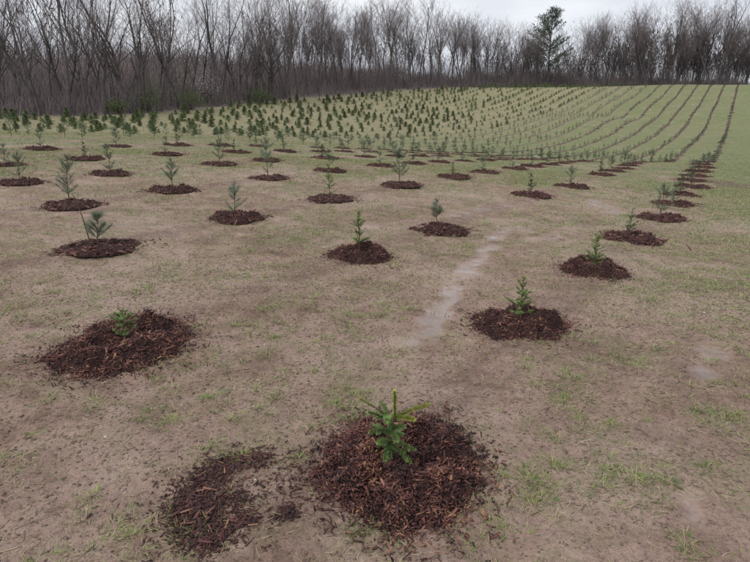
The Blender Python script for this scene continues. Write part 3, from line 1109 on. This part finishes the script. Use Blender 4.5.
def conifer_geo(seed, n_tier, per, clump, h=1.0, width=.36, fat=1.0):
    """young conifer: dense tiers of short needle sprays, ragged outline"""
    r = np.random.default_rng(seed)
    parts = []
    stem = np.array([[0, 0, -.05], [.01, 0, h * .5], [0, .01, h]])
    V, F = tubes([(stem, np.array([.028, .018, .005]))], 3)
    parts.append((V, np.concatenate([F[:, [0, 1, 2]], F[:, [0, 2, 3]]]), np.zeros(len(V))))
    P0, D, L = [], [], []
    for i in range(n_tier):
        f = .08 + .9 * i / (n_tier - 1)
        reach = h * width * (1 - f) ** .75 * r.uniform(.78, 1.18) + .03
        m = max(3, int(per * (1 - .6 * f)))
        a0 = r.uniform(0, 6.28)
        for b in range(m):
            a = a0 + 6.283 * b / m + r.normal(0, .3)
            up = .15 + .9 * f + r.normal(0, .18)
            d = np.array([math.cos(a), math.sin(a), up])
            d /= np.linalg.norm(d)
            l = reach * r.uniform(.6, 1.2)
            for q in range(clump):
                s = r.uniform(.1, 1.0)
                P0.append(np.array([0, 0, f * h]) + d * l * s)
                dd = d + r.normal(0, .65, 3)
                D.append(dd / np.linalg.norm(dd))
                L.append(h * r.uniform(.10, .17) * fat ** .6)
    P0, D, L = np.array(P0), np.array(D), np.array(L)
    n = len(P0)
    side = unit(np.cross(D, r.normal(0, 1, (n, 3)))) * (L * .20 * fat ** .5)[:, None]
    V = np.stack([P0 - side, P0 + side, P0 + D * L[:, None]], 1).reshape(-1, 3)
    F = np.arange(n * 3).reshape(-1, 3)
    t = np.clip(.5 + r.normal(0, .22, n), 0, 1)
    parts.append((V, F, np.repeat(t, 3)))
    return merge(parts)


CON_HI = [conifer_geo(300 + i, 12, 13, 6, 1.0, [.42, .50, .38, .55, .46][i]) for i in range(5)]
CON_LO = [conifer_geo(330 + i, 8, 9, 3, 1.0, [.62, .70, .56, .74][i], 2.4) for i in range(4)]
CON_MESH = [make_mesh('young_conifer', g[0], g[1], M['conifer'], {'tint': g[2]}) for g in CON_HI]

sap_spots = [(j, x, y) for j, x, y, z in FARSPOTS] + grid_rows(7, 11, 20)
con_spots = grid_rows(11, 60, 20)
# keep the open strip of turf between the mulched rows and the older trees
con_spots = [(j, x, y) for j, x, y in con_spots if y > 27 + 7 * rng.uniform() and rng.uniform() < .88]
xs = np.array([s[1] for s in sap_spots])
ys = np.array([s[2] for s in sap_spots])
zs = ground_z(xs, ys)
order = np.argsort(ys)
free = 300 - n_sap
rest = []
for rank, q in enumerate(order):
    x, y, z = xs[q], ys[q], zs[q]
    j = sap_spots[q][0]
    sc = rng.uniform(.6, 1.0) * (1.05 if j < 7 else 1.55)
    if rank < free:
        o = link('conifer_sapling', SAP_FAR[int(rng.integers(0, 6))], loc=(x, y, z - .01), rotz=rng.uniform(0, 6.28), scale=sc)
        tag(o, 'tiny dark sapling among those in the curving rows at the foot of the hill', 'sapling', 'saplings in the rows at the foot of the hill')
    else:
        rest.append(((x, y, z - .01, rng.uniform(0, 6.28), sc, 0.0), int(rng.integers(0, 6))))
far_geo = [mesh_arrays(m) for m in SAP_FAR]
stack_copies(far_geo, rest, 'hillside_saplings', M['sapling'], 'tiny saplings in long rows climbing the green hill', 'saplings')

# dark mulch under the saplings of the hill rows
low_geo = [mesh_arrays(p[2]) for p in MOUND_PROTO[:3]]
low_geo = [(V[:154], F[(F < 154).all(1)], T[:154]) for V, F, T in low_geo]
mul = []
for j, x, y, z in FARSPOTS:
    mul.append(((x, y, gz(x, y) - .01, rng.uniform(0, 6.28), rng.uniform(.55, .95), rng.uniform(.0, .25)), int(rng.integers(0, 3))))
stack_copies(low_geo, mul, 'hillside_mulch', M['chips'], 'dark mulch spots strung along the rows on the hill', 'mulch')

xs = np.array([s[1] for s in con_spots])
ys = np.array([s[2] for s in con_spots])
js = np.array([s[0] for s in con_spots])
zs = ground_z(xs, ys)
hts = rng.uniform(.36, .96, len(xs)) * (.66 + .30 * sstep(30, 70, ys)) * (.72 + .28 * sstep(11, 17, js))
gap = ys > edge_y(xs) - 9
hts[gap] *= 1.25
pxs = 375 + FPX * xs / ys
app = hts / np.hypot(xs, ys)
order = np.argsort(-app)
rest = []
for rank, q in enumerate(order):
    if rank < 300:
        o = link('young_conifer', CON_MESH[int(rng.integers(0, 5))], loc=(xs[q], ys[q], zs[q] - .01), rotz=rng.uniform(0, 6.28), scale=float(hts[q]))
        o.scale = (hts[q] * rng.uniform(1.15, 1.6),) * 2 + (hts[q],)
        tag(o, 'bushy green young conifer in the older plantation below the wood', 'conifer', 'young conifers of the older plantation')
    else:
        rest.append(((xs[q], ys[q], zs[q] - .01, rng.uniform(0, 6.28), hts[q], rng.normal(0, .12)), int(rng.integers(0, 4))))
stack_copies(CON_LO, rest, 'hillside_conifers', M['conifer'], 'dark young conifers dotted in rows over the hillside', 'conifers')


# ------------------------------------------------------------------ the wood
def bare_tree_geo(seed, H=22.0, fork=.42, spread=.35, r0=.24, counts=(5, 4, 3, 3), lean=(0, 0), stems=1, upright=.06, low=.5):
    r = np.random.default_rng(seed)
    big, mid, fine = [], [], []

    def grow(p, d, L, rad, level):
        k = 6 if level == 0 else 4
        pts = [p]
        dd = d.copy()
        for i in range(k):
            dd = dd + r.normal(0, .08 + .045 * level, 3)
            dd[2] += upright if level else .02
            dd /= np.linalg.norm(dd)
            pts.append(pts[-1] + dd * L / k)
        pts = np.array(pts)
        end = rad * (.50 if level < 2 else .3)
        rr = np.linspace(rad, end, k + 1)
        (big if level <= 1 else mid if level == 2 else fine).append((pts, rr))
        if level >= 4:
            return
        # forks at the tip
        for _ in range(2):
            a = r.uniform(0, 6.28)
            sp = spread * r.uniform(.5, 1.25)
            nd = dd + sp * np.array([math.cos(a), math.sin(a), .0])
            nd /= np.linalg.norm(nd)
            grow(pts[-1], nd, L * r.uniform(.55, .8) if level else H * (1 - fork) * r.uniform(.42, .58), end * r.uniform(.75, .95), level + 1)
        # side branches
        ns = counts[level]
        for _ in range(ns):
            f = r.uniform(low if level == 0 else .2, .98)
            i = min(int(f * k), k - 1)
            p0 = pts[i] + (pts[i + 1] - pts[i]) * (f * k - i)
            a = r.uniform(0, 6.28)
            el = r.uniform(.45, 1.3)
            nd = unit((dd * .45 + np.array([math.cos(a), math.sin(a), el]) * .6)[None])[0]
            grow(p0, nd, (L * r.uniform(.35, .6)) if level else H * r.uniform(.13, .26), max(.012, rr[i] * r.uniform(.35, .55)), level + 1)

    for s in range(stems):
        a = r.uniform(0, 6.28)
        d = np.array([lean[0] + (.16 * math.cos(a) if stems > 1 else 0), lean[1] + (.16 * math.sin(a) if stems > 1 else 0), 1.0])
        d /= np.linalg.norm(d)
        grow(np.array([.25 * math.cos(a) * (stems > 1), .25 * math.sin(a) * (stems > 1), -.4]), d, H * fork, r0, 0)
    return big, mid, fine


def scale_to(polys_list, H, rmin):
    top = max(p[0][:, 2].max() for pl in polys_list for p in pl)
    s = H / top
    return [[(p * s, np.maximum(rr, rmin)) for p, rr in pl] for pl in polys_list]


def tree_meshes(seed, fk, spd, r0_, st_, ln_, counts, up, rmin):
    b_, m_, f_ = scale_to(bare_tree_geo(seed, 22, fk, spd, r0_, counts, ln_, st_, up, .5 if rmin < .01 else .55), 22, rmin)
    Vb, Fb = tubes(b_, 6)
    Vm, Fm = tubes(m_, 4)
    tr = make_mesh('trunk', np.concatenate([Vb, Vm]), np.concatenate([Fb, Fm + len(Vb)]), M['bark'], smooth=True)
    Vf, Ff = tubes(f_, 3)
    return tr, make_mesh('crown', Vf, Ff, M['twig'])


# open, big-limbed trees of the near wood; the last two lean
TREES = [tree_meshes(500 + i, *a, (4, 3, 2, 2), .05, .0065) for i, a in enumerate([
    (.36, .36, .22, 1, (0, 0)), (.30, .42, .24, 1, (.05, 0)), (.42, .34, .19, 1, (-.08, .03)), (.28, .34, .21, 2, (0, 0)),
    (.33, .48, .25, 1, (.02, 0)), (.44, .32, .16, 1, (.12, 0)), (.30, .38, .18, 2, (-.05, 0)), (.46, .34, .19, 1, (-.16, 0))])]
# close-grown, upright trees of the far wood
TREES_UP = [tree_meshes(520 + i, *a, (7, 3, 3, 2), .07, .010) for i, a in enumerate([
    (.62, .25, .20, 1, (0, 0)), (.52, .28, .21, 1, (.03, 0)), (.68, .22, .17, 1, (-.04, .03)), (.56, .24, .18, 2, (0, 0)),
    (.50, .32, .24, 1, (.02, 0)), (.66, .22, .14, 1, (.07, 0)), (.60, .24, .15, 2, (0, 0)), (.70, .24, .17, 1, (-.06, 0))])]

# height of the wood's skyline along the picture, metres
H_PX = [(-60, 25), (100, 25), (250, 24), (300, 22), (340, 21), (380, 23), (430, 22), (480, 19.5), (500, 17), (535, 17), (560, 17.5), (600, 22), (640, 26.5), (700, 27.5), (760, 29), (860, 29)]


def wood_height(px):
    return float(np.interp(px, [a for a, b in H_PX], [b for a, b in H_PX]))


SALIENT = [  # pixel x, behind the edge (m), prototype, size factor, trunk factor, label
    (34, 1, 2, 1.05, 1.3, 'tall bare tree with slender leaning trunk nearest the left edge'),
    (68, 2, 7, 1.05, 1.2, 'bare tree with a dark trunk leaning left, near the left edge'),
    (84, 1.5, 5, 1.0, 1.2, 'bare tree with thin right-leaning trunk near the left edge'),
    (104, 3, 1, 1.05, 1.3, 'bare forked tree just left of the great twin-stemmed tree'),
    (133, .8, 3, 1.15, 1.7, 'great bare twin-stemmed tree at the wood edge on the left'),
    (160, 2, 0, 1.05, 1.2, 'straight bare tree just right of the great twin-stemmed tree'),
    (178, 3, 2, 1.0, 1.2, 'bare tree left of the pale blossoming shrub'),
    (217, 1.5, 4, 1.08, 1.4, 'bare spreading tree right of the pale blossoming shrub'),
    (262, 1, 0, 1.05, 1.3, 'tall straight bare tree above the big green shrub at the field corner'),
    (272, 2, 1, 1.0, 1.2, 'bare tree with dark trunk right of the tall straight one at the field corner'),
    (392, 1, 4, 1.02, 1.7, 'broad bare tree with thick dark trunk in the middle of the wood'),
    (408, 2, 1, 1.0, 1.4, 'bare tree just right of the broad thick-trunked one mid wood'),
    (512, 1, 0, 1.0, 1.2, 'lower bare tree left of the lone evergreen pine'),
    (533, .6, 3, .9, 1.3, 'small crooked bare tree directly left of the lone evergreen pine'),
    (570, 1, 2, .95, 1.1, 'thin bare tree directly right of the lone evergreen pine'),
    (715, 1, 4, 1.02, 1.5, 'tall broad bare tree at the right end of the hilltop wood'),
    (672, 1, 1, 1.02, 1.2, 'tall bare tree over the top of the hill rows'),
]


def edge_at_px(px):
    """where the line of sight through pixel column px meets the wood edge"""
    k = (px - 375.0) / FPX / (math.cos(PITCH) + math.sin(PITCH) * .32)
    Y = np.linspace(30, 260, 4000)
    s = np.where(Y - edge_y(k * Y) > 0)[0]
    Y0 = Y[s[0]]
    return k * Y0, Y0, k


def plant_tree(px, back, proto, fac, thick, label, group=None, rotz=None):
    x0, y0, k = edge_at_px(px)
    Y = y0 + back
    x = k * Y
    z = float(base_z(np.array([x]), np.array([Y]))[0])
    s = wood_height(px) / 22.0 * fac
    e = link('bare_tree', None, loc=(x, Y, z), rotz=rng.uniform(0, 6.28) if rotz is None else rotz)
    e.scale = (s * (.85 + .15 * thick),) * 2 + (s,)
    tag(e, label, 'tree', group)
    tr, cr = (TREES if px < 285 else TREES_UP)[proto]
    link('trunk', tr, e)
    link('crown', cr, e)


for px, bk, pr, fc, th, lb in SALIENT:
    plant_tree(px, bk, pr, fc, th, lb, 'bare trees of the wood', 0.0 if pr in (5, 7, 2, 3) else None)
ZONES = [(-30, 60, 'bare grey tree in the tall wood left of the leaning dark trunk', 10), (60, 128, 'bare grey tree between the leaning dark trunk and the great twin-stemmed tree', 9),
         (138, 200, 'bare grey tree between the great twin-stemmed tree and the blossoming shrub', 9), (200, 256, 'bare grey tree between the blossoming shrub and the bend of the field edge', 8),
         (256, 320, 'thin bare tree just right of the bend of the field edge', 5), (320, 388, 'bare grey tree in the wood left of the broad thick-trunked one', 4.4),
         (396, 470, 'bare grey tree in the wood right of the broad thick-trunked one', 4.2), (470, 538, 'lower bare tree in the gap left of the lone evergreen pine', 4.2),
         (556, 620, 'bare brown-grey hilltop tree right of the lone evergreen pine', 4.0), (620, 700, 'bare brown-grey tree in the tall stand over the hill rows', 3.8),
         (700, 800, 'bare brown-grey tree at the right end of the hilltop wood', 3.8)]
for a, b, lb, step in ZONES:
    px = a + step * .3
    while px < b:
        bk = rng.uniform(0.5, 22)
        plant_tree(px, bk, int(rng.integers(0, 8)), rng.uniform(.62, 1.06), rng.uniform(.7, 1.3), lb, 'bare trees of the wood')
        px += step * rng.uniform(.4, 1.6)


# trees deeper in, which read as one mass
def woodland_mass():
    lows = []
    for i in range(5):
        b, m, f = scale_to(bare_tree_geo(540 + i, 22, .38, .28, .18, (4, 4, 3, 1), (0, 0), 1, .10, .7), 22, .016)
        V1, F1 = tubes(b + m, 3)
        idx = rng.permutation(len(f))[:520]
        V2, F2 = [], []
        for n_, q in enumerate(idx):
            p, rr = f[q]
            p = p[[0, 2, 4]]
            sd = unit(np.cross(p[-1] - p[0], rng.normal(0, 1, 3))[None])[0] * .022
            V2.append(np.array([p[0] - sd, p[0] + sd, p[1], p[2]]))
            F2 += [[n_ * 4, n_ * 4 + 1, n_ * 4 + 2], [n_ * 4 + 1, n_ * 4 + 3, n_ * 4 + 2]]
        V2 = np.concatenate(V2)
        F2 = np.array(F2)
        Fq = np.concatenate([F1[:, [0, 1, 2]], F1[:, [0, 2, 3]]])
        lows.append(merge([(V1, Fq, np.full(len(V1), .25)), (V2, F2, rng.uniform(.1, .6, len(V2)))]))
    spots = []
    for px in np.concatenate([np.arange(-60, 470, 5.6), np.arange(470, 830, 3.2)]):
        for bk in ((22, 48), (48, 95)):
            if px < 265 and rng.uniform() < .80:
                continue
            back = rng.uniform(*bk)
            x0, y0, k = edge_at_px(px + rng.uniform(-4, 4))
            if px > 490:
                back = rng.uniform(14, 40)
            Y = y0 + back
            x = k * Y
            z = float(base_z(np.array([x]), np.array([Y]))[0])
            hh = wood_height(px) / 22 * rng.uniform(.50, .90) * (.80 if px < 480 else 1)
            spots.append(((x, Y, z, rng.uniform(0, 6.28), hh, rng.normal(0, .08)), int(rng.integers(0, 5))))
    stack_copies(lows, spots, 'woodland', M['brush'], 'grey bare woodland filling in behind the front trees', 'woodland')


woodland_mass()


def undergrowth():
    """thicket of thin upright stems and saplings at the foot of the wood"""
    n = 110000
    px = np.where(rng.uniform(0, 1, n) < .4, rng.uniform(470, 840, n), rng.uniform(-70, 840, n))
    E_ = [edge_at_px(p) for p in np.arange(-72, 846, 6.0)]
    g = np.arange(-72, 846, 6.0)
    ex = np.interp(px, g, [e[0] for e in E_])
    ey = np.interp(px, g, [e[1] for e in E_])
    k = ex / ey
    back = 1.2 + rng.gamma(1.4, 13, n)
    deep = (px < 490) & (rng.uniform(0, 1, n) < .5)
    back[deep] = rng.uniform(8, 95, deep.sum())
    Y = ey + back
    X = k * Y
    Z = base_z(X, Y)
    tall = np.interp(px, [0, 250, 480, 520, 600, 800], [6.5, 6.5, 7.5, 9.0, 8.0, 7.0])
    clump = np.clip(.75 + 1.0 * fbm(X * .12, Y * .12, 3), .25, 1.5)
    L = tall * rng.beta(1.6, 2.2, n) * clump * (1 + np.minimum(back, 40) / 60) * np.clip(.35 + back / 14, .35, 1) + .3
    D = unit(np.stack([rng.normal(0, .22, n), rng.normal(0, .22, n), np.ones(n)], -1))
    side = np.stack([rng.normal(1, .3, n), rng.normal(0, .5, n), np.zeros(n)], -1)
    V, F, T = blades(np.stack([X, Y, Z - .05], -1), D, L, rng.uniform(.03, .085, n), side, rng.uniform(0, .25, n), np.clip(rng.normal(.42, .22, n), 0, 1))
    far = (px > 480) & (rng.uniform(0, 1, n) < .9)
    L[far] = rng.uniform(1.5, np.interp(px[far], [480, 620, 800], [8.0, 5.0, 4.0])) * clump[far] ** .5
    # side sprays on the taller stems
    m = 60000
    q = rng.integers(0, n, m)
    f = rng.uniform(.2, .6, m)
    P2 = np.stack([X, Y, Z], -1)[q] + D[q] * (L[q] * f)[:, None]
    D2 = unit(np.stack([rng.normal(0, .8, m), rng.normal(0, .6, m), rng.uniform(.2, 1, m)], -1))
    V2, F2, T2 = blades(P2, D2, L[q] * rng.uniform(.12, .34, m), rng.uniform(.018, .045, m), np.stack([rng.normal(0, 1, m), rng.normal(0, .5, m), rng.normal(0, 1, m)], -1), rng.uniform(0, .2, m),
                        np.clip(rng.normal(.45, .22, m), 0, 1))
    V, F, T = merge([(V, F, T), (V2, F2, T2)])
    o = link('undergrowth', make_mesh('undergrowth', V, F, M['brush'], {'tint': T}))
    tag(o, 'grey-brown leafless thicket along the foot of the wood', 'undergrowth', kind='stuff')


undergrowth()


def shrub(name, px, back, w, h, mat, label, n=2600, leaf=.10, stems=14, layered=False):
    x0, y0, k = edge_at_px(px)
    Y = y0 + back
    x = k * Y
    z = float(base_z(np.array([x]), np.array([Y]))[0])
    e = link(name, None, loc=(x, Y, z))
    tag(e, label, 'shrub')
    polys = []
    tips = []
    for s in range(stems):
        a = rng.uniform(0, 6.28)
        rr = w * .5 * math.sqrt(rng.uniform(.05, 1))
        tip = np.array([rr * math.cos(a), rr * math.sin(a), h * rng.uniform(.55, 1.0) * (1 - .35 * (rr / (w * .5)) ** 2)])
        polys.append((np.stack([[0, 0, -.1], tip * [.35, .35, .5], tip]), np.array([.045, .03, .012])))
        tips.append(tip)
    V, F = tubes(polys, 4)
    link('stems', make_mesh('stems', V, F, M['bark']), e)
    tips = np.array(tips)
    q = rng.integers(0, stems, n)
    f = rng.uniform(.45, 1.08, n)
    P = tips[q] * f[:, None] + rng.normal(0, 1, (n, 3)) * [w * .13, w * .13, h * (.028 if layered else .14)]
    P[:, 2] = np.maximum(P[:, 2], .05)
    D = unit(rng.normal(0, 1, (n, 3)))
    S = unit(np.cross(D, rng.normal(0, 1, (n, 3)))) * leaf * .5
    V = np.stack([P - S, P + S, P + D * leaf], 1).reshape(-1, 3)
    link('leaves', make_mesh('leaves', V, np.arange(n * 3).reshape(-1, 3), mat, {'tint': np.repeat(np.clip(rng.normal(.5, .22, n), 0, 1), 3)}), e)


shrub('evergreen_shrub', 147, 1.0, 4.2, 3.8, M['shrub'], 'loose green shrub under the great twin-stemmed tree', 1100, .13)
shrub('evergreen_shrub', 190, .5, 5.5, 2.6, M['shrub'], 'rounded green shrub just below the pale blossoming shrub', 1500, .13)
shrub('evergreen_shrub', 257, .2, 5.0, 2.6, M['shrub'], 'bushy green shrub at the bend of the field edge', 1500, .14)
shrub('evergreen_shrub', 118, 1.5, 3.0, 2.2, M['shrub'], 'small green shrub left of the great twin-stemmed tree', 1200, .12)
shrub('blossom_shrub', 206, 4.0, 5.0, 6.4, M['blossom'], 'pale blossoming shrub with layered twigs in the wood', 800, .10, 22, True)
shrub('blossom_shrub', 404, 5.0, 4.0, 6.5, M['blossom'], 'small pale blossoming shrub beside the thick trunk mid wood', 380, .12, 14, True)


# the lone evergreen pine standing out of the hilltop wood
def lone_pine():
    x0, y0, k = edge_at_px(546)
    Y = y0 + 3
    x = k * Y
    z = float(base_z(np.array([x]), np.array([Y]))[0])
    H = 20.5
    e = link('pine_tree', None, loc=(x, Y, z))
    tag(e, 'lone dark evergreen pine rising above the bare hilltop wood', 'tree')
    r = np.random.default_rng(77)
    trunk = np.stack([np.cumsum(r.normal(0, .05, 9)), np.cumsum(r.normal(0, .05, 9)), np.linspace(-.4, H, 9)], -1)
    polys = [(trunk, np.linspace(.34, .05, 9))]
    P, D, L = [], [], []
    for i in range(105):
        f = .22 + .76 * (i / 104)
        a = r.uniform(0, 6.28)
        env = np.interp(f, [.2, .4, .6, .8, .92, 1.0], [.27, .33, .28, .17, .085, .01]) * H
        l = env * r.uniform(.45, 1.25)
        p0 = np.array([np.interp(f * H, trunk[:, 2], trunk[:, 0]), np.interp(f * H, trunk[:, 2], trunk[:, 1]), f * H])
        up = .25 + .55 * f
        d = np.array([math.cos(a), math.sin(a), up])
        p1 = p0 + d / np.linalg.norm(d) * l + [0, 0, .08 * l]
        polys.append((np.stack([p0, p0 * .5 + p1 * .5 - [0, 0, .05 * l], p1]), np.array([.07, .045, .02])))
        m = int(12 + 62 * (l / 5))
        for q in range(m):
            s = r.uniform(.38, 1.02)
            P.append(p0 + (p1 - p0) * s + r.normal(0, .30, 3) * [1.3, 1.3, .7])
            dd = d * .6 + r.normal(0, .55, 3) + [0, 0, .5]
            D.append(dd / np.linalg.norm(dd))
            L.append(r.uniform(.3, .6))
    V, F = tubes(polys, 5)
    link('trunk', make_mesh('trunk', V, F, M['bark'], smooth=True), e)
    P, D, L = np.array(P), np.array(D), np.array(L)
    n = len(P)
    S = unit(np.cross(D, r.normal(0, 1, (n, 3)))) * (L * .19)[:, None]
    V = np.stack([P - S, P + S, P + D * L[:, None]], 1).reshape(-1, 3)
    link('crown', make_mesh('crown', V, np.arange(n * 3).reshape(-1, 3), M['pine_tree'], {'tint': np.repeat(np.clip(r.normal(.45, .22, n), 0, 1), 3)}), e)


lone_pine()


# ------------------------------------------------------------------ grass, straw, clods
def in_view(X, Y, m=1.15):
    return (np.abs(X) < .70 * m * Y + .6) & (Y > .8)


def grass_cover():
    parts = []
    # tufts near the camera; density falls with distance while each tuft grows a bit coarser
    for r0, r1, n_try, bl, ln, wd in [(1.2, 5, 11000, 15, .046, .0030), (5, 10, 48000, 6, .046, .0040), (10, 20, 85000, 3, .050, .0065), (20, 40, 60000, 3, .06, .013), (40, 80, 30000, 2, .08, .028)]:
        r = np.sqrt(rng.uniform(r0 ** 2, r1 ** 2, n_try))
        a = rng.uniform(-.72, .72, n_try)
        X, Y = r * np.sin(a), r * np.cos(a)
        d = grass_density(X, Y)
        clus = sstep(-.25, .30, fbm(X * 2.7 + 3, Y * 2.7, 3, .65)) * (1.0 if r0 < 4 else .6) + (0 if r0 < 4 else .4) if r0 < 9 else 1.0
        keep = rng.uniform(0, 1, n_try) < np.clip((d * 1.7 - .16) * clus, .012, 1)
        X, Y, d = X[keep], Y[keep], d[keep]
        nt = len(X)
        cnt = np.maximum(2, (bl * rng.gamma(1.6, .62, nt)).astype(int))
        idx = np.repeat(np.arange(nt), cnt)
        n = len(idx)
        rad = rng.normal(0, 1, (n, 2)) * (.012 + .02 * rng.uniform(0, 1, nt) ** 2)[idx][:, None] * (1 + r0 / 10)
        bx, by = X[idx] + rad[:, 0], Y[idx] + rad[:, 1]
        bz = ground_z(bx, by) - .003
        out = np.stack([rad[:, 0], rad[:, 1]], -1) / (np.linalg.norm(rad, axis=1, keepdims=True) + 1e-6)
        lean = rng.uniform(.3, 2.4, n)
        D = unit(np.stack([out[:, 0] * lean, out[:, 1] * lean, np.ones(n)], -1) + rng.normal(0, .15, (n, 3)))
        L = ln * rng.uniform(.45, 1.35, n) * (rng.uniform(.6, 1.3, nt))[idx]
        side = np.stack([-out[:, 1], out[:, 0], rng.normal(0, .2, n)], -1)
        base_t = np.clip(rng.normal(.40, .16, nt), 0, .8)[idx]
        tint = np.clip(base_t + rng.normal(0, .10, n), 0, .8)
        dead = rng.uniform(0, 1, n) < (.28 if r0 < 4 else .42)
        tint[dead] = rng.uniform(.8, 1, dead.sum())
        g = blades(np.stack([bx, by, bz], -1), D, L, np.full(n, wd) * rng.uniform(.7, 1.2, n), side, rng.uniform(.1, .6, n), tint)
        if r0 >= 20:
            q = g[0].reshape(-1, 5, 3)[:, [0, 1, 4]].reshape(-1, 3)
            g = (q, np.arange(len(q)).reshape(-1, 3), np.repeat(tint, 3))
        parts.append(g)
    V, F, T = merge(parts)
    o = link('grass', make_mesh('grass', V, F, M['grass'], {'tint': T}))
    tag(o, 'thin sparse young grass coming through the bare soil', 'grass', kind='stuff')
    # dead straw and roots lying flat
    n = 52000
    r = np.sqrt(rng.uniform(1.2 ** 2, 16 ** 2, n)) * rng.uniform(.45, 1, n)
    a = rng.uniform(-.72, .72, n)
    X, Y = r * np.sin(a), r * np.cos(a)
    ok = (wet_mask(X, Y) < .3) & (fbm(X * 1.3, Y * 1.3, 3) > -.18)
    X, Y = X[ok], Y[ok]
    n = len(X)
    L = rng.gamma(2.0, .013, n) + .008
    V, F, T = shards(np.stack([X, Y, ground_z(X, Y) + .003], -1), rot_rand(n, .12), L, np.full(n, .0028) * rng.uniform(.6, 1.5, n), np.full(n, .002), rng.uniform(0, 1, n) ** 1.3)
    o = link('straw', make_mesh('straw', V, F, M['straw'], {'tint': T}))
    tag(o, 'scattered dead straw and rootlets lying on the soil', 'straw', kind='stuff')
    # soil clods
    n = 22000
    r = np.sqrt(rng.uniform(1.2 ** 2, 9 ** 2, n)) * rng.uniform(.6, 1, n)
    a = rng.uniform(-.72, .72, n)
    X, Y = r * np.sin(a), r * np.cos(a)
    ok = wet_mask(X, Y) < .2
    X, Y = X[ok], Y[ok]
    n = len(X)
    s = np.minimum(rng.gamma(1.6, .0018, n) + .0025, .011)
    u = np.array([[1, 0, 0], [-1, 0, 0], [0, 1, 0], [0, -1, 0], [0, 0, 1], [0, 0, -1], [.6, .6, .5], [-.6, .5, .6], [-.5, -.6, .5], [.6, -.6, .4]], float)
    Fo = np.array([[0, 6, 4], [6, 2, 4], [2, 7, 4], [7, 1, 4], [1, 8, 4], [8, 3, 4], [3, 9, 4], [9, 0, 4], [0, 2, 6], [2, 1, 7], [1, 3, 8], [3, 0, 9], [2, 0, 5], [1, 2, 5], [3, 1, 5], [0, 3, 5]])
    V = u[None] * (1 + rng.normal(0, .22, (n, 10, 1))) * s[:, None, None] * np.stack([rng.uniform(.7, 1.4, n), rng.uniform(.7, 1.4, n), np.full(n, .6)], -1)[:, None, :]
    V = V + np.stack([X, Y, ground_z(X, Y) + s * .1], -1)[:, None, :]
    F = (np.arange(n)[:, None, None] * 10 + Fo[None]).reshape(-1, 3)
    mi = np.repeat((rng.uniform(0, 1, n) < .007).astype(int), len(Fo))
    o = link('soil_crumbs', make_mesh('soil_crumbs', V.reshape(-1, 3), F, [M['clod'], M['pebble']], mat_index=mi))
    tag(o, 'small crumbs of soil and pale grit on the ground', 'soil', kind='stuff')


grass_cover()
